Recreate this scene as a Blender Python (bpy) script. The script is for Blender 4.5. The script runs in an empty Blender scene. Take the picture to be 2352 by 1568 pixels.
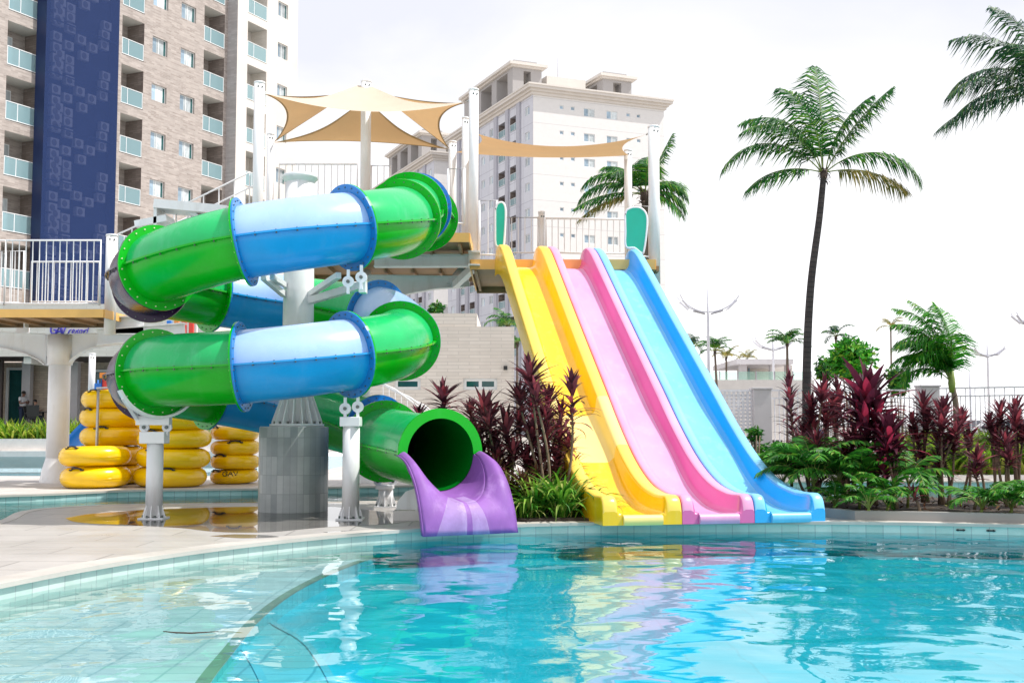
import bpy, math, random
from mathutils import Vector, Matrix, noise as mnoise
rnd = random.Random(7)
sc = bpy.context.scene
COL = sc.collection
pi = math.pi
R = math.radians

# ------------------------------------------------------------------ camera frame (also used to read positions off the ground)
F, CX, CY, H, TH = 2713.0, 1176.0, 784.0, 1.15, R(4.1)
cT, sT = math.cos(TH), math.sin(TH)
def ray(px, py):
    a = (px-CX)/F; b = (CY-py)/F
    return (a, cT-b*sT, sT+b*cT)
def at(px, py, Y):
    r = ray(px, py); k = Y/r[1]
    return Vector((r[0]*k, Y, H+r[2]*k))
def gr(px, py, z=0.0):
    r = ray(px, py); k = (z-H)/r[2]
    return Vector((r[0]*k, r[1]*k, z))
def xat(px, Y):
    return (px-CX)/F*Y
def mlen(px, Y):
    return px*Y/F

# ------------------------------------------------------------------ materials
def nd(nt, t, **kw):
    n = nt.nodes.new(t)
    for k, v in kw.items():
        if k in n.inputs: n.inputs[k].default_value = v
        else: setattr(n, k, v)
    return n
def new_mat(name):
    m = bpy.data.materials.new(name); m.use_nodes = True
    nt = m.node_tree; nt.nodes.clear()
    out = nt.nodes.new('ShaderNodeOutputMaterial')
    return m, nt, out
def c4(c): return (c[0], c[1], c[2], 1.0)
def ramp(nt, stops):
    r = nt.nodes.new('ShaderNodeValToRGB'); e = r.color_ramp.elements
    while len(e) < len(stops): e.new(0.5)
    for i, (p, c) in enumerate(stops):
        e[i].position = p; e[i].color = c4(c) if len(c) == 3 else c
    return r
def mat(name, col, rough=0.5, var=0.12, scale=3.0, spec=0.5, coat=0.0, bump=0.0, bscale=40.0, metal=0.0, trans=0.0, dirt=None, objvar=0.0):
    """plain painted / moulded surface with large soft variation and fine grain"""
    m, nt, out = new_mat(name)
    p = nd(nt, 'ShaderNodeBsdfPrincipled', Roughness=rough, Metallic=metal)
    p.inputs['Specular IOR Level'].default_value = spec
    p.inputs['Coat Weight'].default_value = coat
    p.inputs['Coat Roughness'].default_value = 0.06
    tc = nt.nodes.new('ShaderNodeTexCoord')
    n1 = nd(nt, 'ShaderNodeTexNoise', Scale=scale, Detail=6.0, Roughness=0.6)
    nt.links.new(tc.outputs['Object'], n1.inputs['Vector'])
    lo = tuple(max(0, x*(1-var)) for x in col); hi = tuple(min(1, x*(1+var)) for x in col)
    r = ramp(nt, [(0.3, lo), (0.7, hi)])
    nt.links.new(n1.outputs['Fac'], r.inputs['Fac'])
    cs = r.outputs['Color']
    if objvar:
        oi = nt.nodes.new('ShaderNodeObjectInfo'); mo = nd(nt, 'ShaderNodeMapRange'); mo.inputs['To Min'].default_value = 1-objvar; mo.inputs['To Max'].default_value = 1.0
        nt.links.new(oi.outputs['Random'], mo.inputs['Value']); vm = nd(nt, 'ShaderNodeVectorMath', operation='SCALE'); nt.links.new(cs, vm.inputs[0]); nt.links.new(mo.outputs['Result'], vm.inputs['Scale']); cs = vm.outputs[0]
    if dirt:
        n3 = nd(nt, 'ShaderNodeTexNoise', Scale=1.3, Detail=8.0, Roughness=0.7)
        mp = nd(nt, 'ShaderNodeMapping'); mp.inputs['Scale'].default_value = (4, 4, .6)
        nt.links.new(tc.outputs['Object'], mp.inputs['Vector']); nt.links.new(mp.outputs['Vector'], n3.inputs['Vector'])
        r3 = ramp(nt, [(0.52, (0, 0, 0)), (0.75, (dirt[3],)*3)])
        nt.links.new(n3.outputs['Fac'], r3.inputs['Fac'])
        mx = nd(nt, 'ShaderNodeMix', data_type='RGBA'); mx.inputs['B'].default_value = c4(dirt[:3])
        nt.links.new(r3.outputs['Color'], mx.inputs['Factor']); nt.links.new(cs, mx.inputs['A'])
        cs = mx.outputs['Result']
    nt.links.new(cs, p.inputs['Base Color'])
    rr = nd(nt, 'ShaderNodeMapRange'); rr.inputs['To Min'].default_value = rough*0.75; rr.inputs['To Max'].default_value = min(1, rough*1.3)
    nt.links.new(n1.outputs['Fac'], rr.inputs['Value']); nt.links.new(rr.outputs['Result'], p.inputs['Roughness'])
    if bump:
        n2 = nd(nt, 'ShaderNodeTexNoise', Scale=bscale, Detail=4.0)
        nt.links.new(tc.outputs['Object'], n2.inputs['Vector'])
        b = nd(nt, 'ShaderNodeBump', Strength=bump, Distance=0.02)
        nt.links.new(n2.outputs['Fac'], b.inputs['Height']); nt.links.new(b.outputs['Normal'], p.inputs['Normal'])
    if trans:
        t = nt.nodes.new('ShaderNodeBsdfTranslucent'); nt.links.new(cs, t.inputs['Color'])
        mx = nd(nt, 'ShaderNodeMixShader', Fac=trans)
        nt.links.new(p.outputs[0], mx.inputs[1]); nt.links.new(t.outputs[0], mx.inputs[2]); nt.links.new(mx.outputs[0], out.inputs[0])
    else:
        nt.links.new(p.outputs[0], out.inputs[0])
    return m
def tile_mat(name, cols, size, mortar, msize=0.015, uv=False, rough=0.35, var=0.35, spec=0.5, bump=0.15, offset=0.0, stain=None, warp=0.0):
    """brick / tile / plank surface; size = (width, height) in metres"""
    m, nt, out = new_mat(name)
    p = nd(nt, 'ShaderNodeBsdfPrincipled', Roughness=rough); p.inputs['Specular IOR Level'].default_value = spec
    tc = nt.nodes.new('ShaderNodeTexCoord')
    vec = tc.outputs['UV' if uv else 'Object']
    if warp:
        nw = nd(nt, 'ShaderNodeTexNoise', Scale=2.2, Detail=2.0); nt.links.new(vec, nw.inputs['Vector'])
        ma = nd(nt, 'ShaderNodeVectorMath', operation='MULTIPLY_ADD'); ma.inputs[1].default_value = (warp,)*3
        nt.links.new(nw.outputs['Color'], ma.inputs[0]); nt.links.new(vec, ma.inputs[2]); vec = ma.outputs[0]
    b = nd(nt, 'ShaderNodeTexBrick', Scale=1.0, Color1=c4(cols[0]), Color2=c4(cols[1]), Mortar=c4(mortar), offset=offset)
    b.inputs['Brick Width'].default_value = size[0]; b.inputs['Row Height'].default_value = size[1]
    b.inputs['Mortar Size'].default_value = msize; b.inputs['Mortar Smooth'].default_value = 0.2; b.inputs['Bias'].default_value = 0.0
    nt.links.new(vec, b.inputs['Vector'])
    n1 = nd(nt, 'ShaderNodeTexNoise', Scale=1.7, Detail=8.0, Roughness=0.65); nt.links.new(vec, n1.inputs['Vector'])
    r = ramp(nt, [(0.3, (1-var,)*3), (0.7, (1, 1, 1))]); nt.links.new(n1.outputs['Fac'], r.inputs['Fac'])
    mx = nd(nt, 'ShaderNodeMix', data_type='RGBA', blend_type='MULTIPLY'); mx.inputs['Factor'].default_value = 1.0
    nt.links.new(b.outputs['Color'], mx.inputs['A']); nt.links.new(r.outputs['Color'], mx.inputs['B'])
    cs = mx.outputs['Result']
    if stain:
        n3 = nd(nt, 'ShaderNodeTexNoise', Scale=stain[4], Detail=9.0, Roughness=0.7, Distortion=0.6); nt.links.new(vec, n3.inputs['Vector'])
        r3 = ramp(nt, [(0.45, (0, 0, 0)), (0.7, (stain[3],)*3)]); nt.links.new(n3.outputs['Fac'], r3.inputs['Fac'])
        m2 = nd(nt, 'ShaderNodeMix', data_type='RGBA'); m2.inputs['B'].default_value = c4(stain[:3])
        nt.links.new(r3.outputs['Color'], m2.inputs['Factor']); nt.links.new(cs, m2.inputs['A']); cs = m2.outputs['Result']
        rr = nd(nt, 'ShaderNodeMapRange'); rr.inputs['To Min'].default_value = rough; rr.inputs['To Max'].default_value = rough*0.35
        nt.links.new(r3.outputs['Color'], rr.inputs['Value']); nt.links.new(rr.outputs['Result'], p.inputs['Roughness'])
    nt.links.new(cs, p.inputs['Base Color'])
    bp = nd(nt, 'ShaderNodeBump', Strength=bump, Distance=0.01); bp.invert = True
    nt.links.new(b.outputs['Fac'], bp.inputs['Height']); nt.links.new(bp.outputs['Normal'], p.inputs['Normal'])
    nt.links.new(p.outputs[0], out.inputs[0])
    return m
def leaf_mat(name, stops, rough=0.4, trans=0.3):
    m, nt, out = new_mat(name)
    g = nt.nodes.new('ShaderNodeNewGeometry'); r = ramp(nt, stops)
    tc = nt.nodes.new('ShaderNodeTexCoord'); n = nd(nt, 'ShaderNodeTexNoise', Scale=5.0, Detail=3.0)
    nt.links.new(tc.outputs['Object'], n.inputs['Vector'])
    a = nd(nt, 'ShaderNodeMath', operation='ADD'); b = nd(nt, 'ShaderNodeMath', operation='MULTIPLY_ADD'); b.inputs[1].default_value = 0.8; b.inputs[2].default_value = -0.4
    nt.links.new(n.outputs['Fac'], b.inputs[0]); nt.links.new(g.outputs['Random Per Island'], a.inputs[0]); nt.links.new(b.outputs[0], a.inputs[1])
    nt.links.new(a.outputs[0], r.inputs['Fac'])
    p = nd(nt, 'ShaderNodeBsdfPrincipled', Roughness=rough+.1); p.inputs['Specular IOR Level'].default_value = 0.25
    t = nt.nodes.new('ShaderNodeBsdfTranslucent')
    nt.links.new(r.outputs['Color'], p.inputs['Base Color']); nt.links.new(r.outputs['Color'], t.inputs['Color'])
    mx = nd(nt, 'ShaderNodeMixShader', Fac=trans)
    nt.links.new(p.outputs[0], mx.inputs[1]); nt.links.new(t.outputs[0], mx.inputs[2]); nt.links.new(mx.outputs[0], out.inputs[0])
    return m
def water_mat(name, tint, waves=((0.9, .6), (3.2, .35), (9.0, .12)), dist=0.05, rough=0.015, stretch=(1, 1, 1)):
    m, nt, out = new_mat(name)
    tc = nt.nodes.new('ShaderNodeTexCoord'); mp = nt.nodes.new('ShaderNodeMapping'); mp.inputs['Scale'].default_value = stretch
    nt.links.new(tc.outputs['Object'], mp.inputs['Vector'])
    h = None
    for i, (s, w) in enumerate(waves):
        n = nd(nt, 'ShaderNodeTexNoise', Scale=s, Detail=1.5, Roughness=0.45, Distortion=0.5)
        nt.links.new(mp.outputs[0], n.inputs['Vector'])
        k = nd(nt, 'ShaderNodeMath', operation='MULTIPLY'); k.inputs[1].default_value = w; nt.links.new(n.outputs['Fac'], k.inputs[0])
        if h is None: h = k.outputs[0]
        else:
            a = nd(nt, 'ShaderNodeMath', operation='ADD'); nt.links.new(h, a.inputs[0]); nt.links.new(k.outputs[0], a.inputs[1]); h = a.outputs[0]
    bp = nd(nt, 'ShaderNodeBump', Strength=1.0, Distance=dist); nt.links.new(h, bp.inputs['Height'])
    fr = nd(nt, 'ShaderNodeFresnel', IOR=1.45); nt.links.new(bp.outputs['Normal'], fr.inputs['Normal'])
    gl = nd(nt, 'ShaderNodeBsdfGlossy', Roughness=rough); nt.links.new(bp.outputs['Normal'], gl.inputs['Normal'])
    tr = nd(nt, 'ShaderNodeBsdfTransparent', Color=c4(tint))
    mx = nt.nodes.new('ShaderNodeMixShader')
    nt.links.new(fr.outputs[0], mx.inputs[0]); nt.links.new(tr.outputs[0], mx.inputs[1]); nt.links.new(gl.outputs[0], mx.inputs[2])
    nt.links.new(mx.outputs[0], out.inputs[0])
    return m
def glass_mat(name, tint, alpha, rough=0.03):
    """thin tinted pane: part see-through, part reflecting"""
    m, nt, out = new_mat(name)
    p = nd(nt, 'ShaderNodeBsdfPrincipled', Roughness=rough); p.inputs['Base Color'].default_value = c4(tint)
    t = nd(nt, 'ShaderNodeBsdfTransparent', Color=c4(tuple(min(1, .55+.5*x) for x in tint)))
    mx = nd(nt, 'ShaderNodeMixShader', Fac=alpha)
    nt.links.new(t.outputs[0], mx.inputs[1]); nt.links.new(p.outputs[0], mx.inputs[2]); nt.links.new(mx.outputs[0], out.inputs[0])
    return m

M = {}
M['white'] = mat('white_paint', (.80, .80, .80), .35, .06, 2.0, dirt=(.50, .44, .36, .35))
M['white_clean'] = mat('white_coat', (.82, .82, .83), .4, .04)
M['green'] = mat('green_gelcoat', (.0, .40, .008), .24, .10, 1.2, spec=.35, coat=.08, dirt=(.04, .46, .05, .3))
M['blue'] = mat('blue_gelcoat', (.01, .31, .68), .24, .10, 1.2, spec=.35, coat=.08, dirt=(.10, .36, .70, .3))
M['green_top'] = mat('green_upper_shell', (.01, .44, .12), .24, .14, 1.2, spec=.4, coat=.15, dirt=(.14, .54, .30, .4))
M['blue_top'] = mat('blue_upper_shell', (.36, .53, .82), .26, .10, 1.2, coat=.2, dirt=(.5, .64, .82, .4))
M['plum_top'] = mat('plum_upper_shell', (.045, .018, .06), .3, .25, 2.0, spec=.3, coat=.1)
M['blue_flange_shaded'] = mat('blue_flange_shaded_gelcoat', (.01, .19, .50), .25, .08, 1.2)  # flange blue darkened: the shade on the rims is put into the colour
M['step_edge_soft'] = mat('step_edge_soft_tile', (.12, .55, .66), .4, .15)
M['pink_top'] = mat('pink_faded_top', (.80, .34, .54), .35, .10, 1.2)  # paler pink, blue and yellow for the flat tops of the lane walls
M['sky_top'] = mat('sky_faded_top', (.22, .57, .86), .35, .10, 1.2)
M['yellow_top'] = mat('yellow_faded_top', (.92, .63, .10), .3, .08, 1.2)
M['brick_light'] = tile_mat('terrace_lit_brick', ((.62, .5, .4), (.74, .62, .5)), (.45, .12), (.5, .42, .34), .012, uv=True, rough=.7, var=.25, offset=.5)  # light brown brick, brightened in colour for daylight missing under the ceiling
M['plum'] = mat('plum_gelcoat', (.03, .006, .045), .25, .25, 2.0, spec=.3, coat=.1)
M['purple_pale'] = mat('purple_worn_gelcoat', (.34, .21, .46), .6, .2, 4.0, spec=.25, dirt=(.62, .5, .74, .6))
M['purple'] = mat('purple_gelcoat', (.25, .10, .37), .55, .15, 3.0, spec=.25, coat=.0, dirt=(.48, .30, .62, .45))
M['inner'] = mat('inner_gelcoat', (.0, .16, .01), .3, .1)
M['bolt'] = mat('bolt_steel', (.12, .14, .13), .4, .1, metal=.6)
M['bolt_light'] = mat('bolt_bright', (.75, .75, .5), .4, .1)
M['yellow'] = mat('yellow_gelcoat', (.92, .55, .006), .22, .09, 1.0, coat=.25, dirt=(.88, .66, .18, .35))
M['yellow_faded'] = mat('yellow_faded_gelcoat', (.90, .70, .24), .35, .06, 1.0)
M['pink'] = mat('pink_gelcoat', (.72, .14, .38), .22, .08, 1.0, coat=.3)
M['pink_pale'] = mat('pale_pink_gelcoat', (.72, .34, .56), .35, .12, 1.0, coat=.1, dirt=(.76, .5, .68, .5))
M['sky_blue'] = mat('sky_blue_gelcoat', (.01, .38, .78), .2, .07, 1.0, coat=.3)
M['sky_pale'] = mat('pale_blue_gelcoat', (.16, .52, .80), .35, .12, 1.0, coat=.1, dirt=(.40, .68, .84, .5))
M['teal'] = mat('teal_panel', (.0, .46, .30), .35, .06)
M['ring'] = mat('ring_vinyl', (.95, .58, .0), .25, .06, 2.0, coat=.2)
M['black'] = mat('black_rubber', (.02, .02, .022), .5, .1)
M['sail'] = mat('sail_cloth', (.60, .385, .19), .8, .05, 2.0, trans=.35, bump=.1, bscale=120)
M['sail_sunlit'] = mat('sail_cloth_sunlit', (.70, .60, .47), .8, .04, 2.0, trans=.3, bump=.1, bscale=120)  # tan sail cloth lightened to cream; sunlight on its upper side painted in
M['sail_hem'] = mat('sail_hem', (.38, .24, .10), .8, .1)
M['fascia'] = mat('orange_fascia', (.80, .46, .13), .5, .08)
M['deck_under'] = mat('deck_underside', (.32, .20, .10), .7, .25, 1.5)
M['steel'] = mat('dull_steel', (.45, .44, .42), .35, .1, metal=.7)
M['pedestal'] = tile_mat('pedestal_tile', ((.36, .39, .39), (.60, .62, .60)), (.09, .25), (.34, .36, .36), .004, uv=True, rough=.35, var=.3)
M['deck'] = tile_mat('deck_stone', ((.46, .43, .40), (.53, .50, .465)), (1.2, .6), (.29, .27, .25), .012, rough=.42, var=.16, stain=(.40, .37, .33, .7, .55), bump=.05, offset=.5)
M['coping'] = mat('coping_stone', (.50, .465, .42), .5, .15, 1.5)
M['paving'] = tile_mat('paving_stone', ((.60, .56, .52), (.68, .64, .60)), (.5, .25), (.42, .4, .38), .01, rough=.5, var=.2)
M['pool_wall'] = tile_mat('pool_wall_tile', ((.52, .66, .60), (.66, .76, .70)), (.2, .2), (.45, .52, .5), .006, uv=True, rough=.25, var=.25)
M['pool_wall_blue'] = tile_mat('pool_wall_tile_blue', ((.34, .58, .58), (.5, .7, .68)), (.2, .2), (.3, .42, .42), .006, uv=True, rough=.25, var=.25)  # bluer wall tile for both sides of the slow river
M['shelf'] = tile_mat('pool_shelf_tile', ((.52, .74, .80), (.62, .82, .88)), (.4, .2), (.36, .58, .65), .010, rough=.3, var=.2, warp=.05)
M['step_edge'] = mat('step_edge_tile', (.16, .28, .22), .4, .2)
M['pool_deep'] = tile_mat('pool_deep_tile', ((.012, .54, .71), (.02, .58, .76)), (.4, .4), (.01, .49, .65), .010, rough=.3, var=.12, warp=.08)
M['pool_wall_deep'] = tile_mat('pool_wall_deep_lit_tile', ((.0, .62, .68), (.02, .70, .74)), (.2, .2), (.0, .55, .6), .006, uv=True, rough=.3, var=.15)  # turquoise lightened against the shade; light scattered in deep water painted in
M['pool_blue'] = tile_mat('pool_step_tile', ((.14, .60, .68), (.18, .66, .74)), (.4, .2), (.08, .42, .5), .010, rough=.3, var=.15, warp=.05)
M['channel_floor'] = tile_mat('channel_tile', ((.10, .42, .42), (.15, .5, .48)), (.2, .2), (.1, .3, .3), .01, rough=.3)
M['pool_far'] = tile_mat('far_pool_tile', ((.34, .66, .74), (.42, .74, .8)), (.3, .3), (.3, .55, .6), .01, rough=.3)
M['soil'] = mat('planting_soil', (.055, .04, .028), .9, .5, 4.0, bump=.6, bscale=25)
M['ground'] = mat('ground_paving', (.36, .33, .29), .8, .2, .3)
M['brick'] = tile_mat('hotel_brick', ((.33, .28, .25), (.51, .45, .41)), (.5, .10), (.44, .39, .355), .015, uv=True, rough=.7, var=.22, offset=.5, bump=.2)
M['brick_shade_grey'] = tile_mat('hotel_shade_grey_brick', ((.40, .37, .36), (.50, .47, .46)), (.62, .13), (.42, .40, .39), .012, uv=True, rough=.7, var=.15, offset=.5)  # greyed by painted shade for the hotel return wall; plain grey on pergolas
M['brick_shaded'] = tile_mat('hotel_shaded_brick', ((.22, .175, .155), (.32, .265, .235)), (.62, .13), (.2, .16, .14), .012, uv=True, rough=.7, var=.2, offset=.5)  # dark brick copy: shade inside the balcony recesses put into the colour
M['plaster'] = mat('hotel_plaster', (.66, .615, .565), .7, .05, .5)
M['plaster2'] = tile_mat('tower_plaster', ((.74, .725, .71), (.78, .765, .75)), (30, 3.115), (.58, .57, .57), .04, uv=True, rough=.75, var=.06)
M['plaster_shaded'] = tile_mat('tower_shaded_panel_plaster', ((.60, .61, .67), (.67, .68, .73)), (2.8, 3.115), (.44, .44, .5), .04, uv=True, rough=.75, var=.08)  # blue shade of the tower's left wall put into the plaster colour
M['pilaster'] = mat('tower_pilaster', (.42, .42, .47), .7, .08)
M['ceiling'] = mat('balcony_ceiling', (.56, .54, .50), .8, .05)
M['frame'] = mat('window_frame', (.78, .80, .80), .4, .03)
M['curtain'] = mat('curtain_glass', (.70, .77, .79), .08, .25, 3.0, objvar=.55)
M['glass_blue'] = mat('window_glass_blue', (.38, .51, .62), .06, .25, 2.0, objvar=.5)
M['glass_teal'] = mat('window_glass_teal', (.02, .10, .10), .05, .3, 2.0)
M['rail_glass'] = glass_mat('railing_glass', (.40, .64, .70), .45)
M['rail_glass_clear'] = glass_mat('railing_glass_clear', (.45, .75, .62), .35)
M['screen'] = glass_mat('blue_mesh_screen', (.004, .030, .14), .60, .6)
M['screen_edge'] = mat('screen_edge', (.01, .025, .09), .5, .1)
M['ac'] = mat('ac_casing', (.62, .63, .70), .5, .05)
M['ac_fan'] = mat('ac_fan', (.2, .2, .24), .5, .1)
M['beige_tile'] = tile_mat('beige_wall_tile', ((.68, .62, .55), (.75, .69, .62)), (.62, .10), (.60, .55, .49), .012, uv=True, rough=.6, var=.1, offset=.5)
M['soffit'] = mat('dark_soffit', (.035, .022, .02), .6, .2)
M['slat'] = mat('dark_slat', (.05, .035, .03), .6, .2)
M['sign_blue'] = mat('sign_blue', (.07, .05, .45), .4, .05)
M['cloth_white'] = mat('white_shirt', (.72, .73, .78), .8, .06)
M['denim'] = mat('dark_denim', (.03, .05, .10), .8, .2)
M['skin'] = mat('skin', (.23, .11, .07), .5, .08)
M['skin_light'] = mat('skin_light', (.45, .26, .18), .5, .08)
M['hair'] = mat('dark_hair', (.012, .01, .01), .5, .2)
M['shirt_green'] = mat('green_shirt', (.25, .30, .04), .8, .1)
M['wicker'] = mat('dark_wicker', (.02, .022, .026), .6, .3, 30.0)
M['play_red'] = mat('play_red', (.75, .05, .03), .4, .05)
M['play_blue'] = mat('play_blue', (.0, .17, .62), .3, .06)
M['play_orange'] = mat('play_orange', (.75, .25, .03), .4, .05)
M['trunk'] = tile_mat('palm_trunk', ((.06, .045, .045), (.09, .07, .065)), (3, .11), (.035, .028, .03), .012, uv=True, rough=.85, var=.5, bump=.5)
M['trunk2'] = mat('palm_trunk_pale', (.16, .12, .09), .85, .3, 6.0)
M['fiber'] = mat('palm_fiber', (.10, .065, .05), .9, .4, 8.0)
M['frond'] = leaf_mat('palm_frond', [(.0, (.008, .06, .014)), (.45, (.018, .14, .022)), (.75, (.06, .26, .02)), (1.0, (.20, .32, .03))], .35, .3)
M['frond_dark'] = leaf_mat('palm_frond_dark', [(.0, (.012, .05, .03)), (.5, (.02, .09, .045)), (.8, (.04, .16, .03)), (1.0, (.12, .18, .05))], .35, .25)
M['frond_bright'] = leaf_mat('palm_frond_bright', [(.0, (.012, .12, .012)), (.5, (.035, .27, .015)), (.8, (.09, .40, .02)), (1.0, (.28, .44, .04))], .35, .35)
M['frond_dry'] = leaf_mat('palm_frond_dry', [(.0, (.10, .12, .03)), (.5, (.25, .22, .05)), (1.0, (.42, .30, .08))], .5, .3)
M['rachis'] = mat('palm_rachis', (.20, .26, .05), .5, .2)
M['cordy'] = leaf_mat('cordyline_leaf', [(.0, (.045, .018, .024)), (.4, (.13, .036, .052)), (.75, (.25, .062, .082)), (1.0, (.46, .085, .11))], .33, .25)
M['cordy_red'] = leaf_mat('cordyline_red_leaf', [(.0, (.045, .012, .02)), (.5, (.10, .020, .04)), (.8, (.20, .026, .055)), (1.0, (.50, .04, .09))], .33, .3)
M['cordy_dull'] = leaf_mat('cordyline_dull_leaf', [(.0, (.06, .03, .018)), (.5, (.15, .055, .035)), (.8, (.20, .12, .04)), (1.0, (.22, .24, .06))], .4, .25)
M['cane'] = mat('cordyline_cane', (.20, .14, .09), .8, .3, 10.0)
M['strap'] = leaf_mat('strap_leaf', [(.0, (.025, .12, .012)), (.45, (.07, .26, .02)), (.75, (.22, .42, .04)), (1.0, (.55, .58, .18))], .4, .3)
M['grass_bright'] = leaf_mat('planter_grass_leaf', [(.0, (.06, .16, .015)), (.4, (.18, .36, .02)), (.75, (.36, .50, .04)), (1.0, (.55, .55, .10))], .45, .4)
M['fern'] = leaf_mat('fern_leaf', [(.0, (.012, .07, .012)), (.5, (.035, .19, .018)), (.85, (.08, .34, .025)), (1.0, (.20, .30, .04))], .35, .3)
M['shrub'] = leaf_mat('shrub_leaf', [(.0, (.03, .12, .012)), (.5, (.10, .26, .02)), (.85, (.26, .42, .03)), (1.0, (.45, .45, .06))], .45, .35)
M['fence'] = mat('fence_white', (.80, .80, .85), .5, .05)
M['pillar'] = mat('pillar_plaster', (.60, .58, .60), .7, .06)
M['lamp'] = mat('lamp_grey', (.68, .68, .73), .4, .05)
M['lamp_head'] = mat('lamp_head', (.34, .34, .37), .4, .05)
M['planter_white'] = mat('planter_white', (.74, .70, .66), .7, .06)
M['kerb'] = tile_mat('kerb_block', ((.50, .48, .45), (.58, .56, .53)), (.3, .2), (.36, .35, .33), .012, uv=True, rough=.6, var=.25)
M['asphalt'] = mat('asphalt', (.05, .05, .052), .9, .2, 2.0)
M['car_white'] = mat('car_white', (.7, .7, .72), .25, .03, coat=.5)
M['car_blue'] = mat('car_blue', (.05, .07, .22), .25, .03, coat=.5)
M['car_glass'] = mat('car_glass', (.02, .03, .04), .05, .1)
M['twig'] = mat('dead_twig', (.08, .05, .035), .8, .2)
M['water'] = water_mat('pool_water', (.86, .985, .98), ((.8, 1.0), (1.9, .24), (5.5, .035), (.3, .8)), .055)
M['water_channel'] = water_mat('channel_water', (.55, .90, .90), ((1.6, .5), (5.0, .2), (13.0, .08)), .05)
M['water_far'] = water_mat('far_water', (.62, .86, .93), ((2.0, .6), (6.0, .5), (15.0, .2)), .12, .05)
M['puddle'] = water_mat('puddle_water', (.80, .80, .80), ((1.0, .1),), .002, .01)

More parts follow.
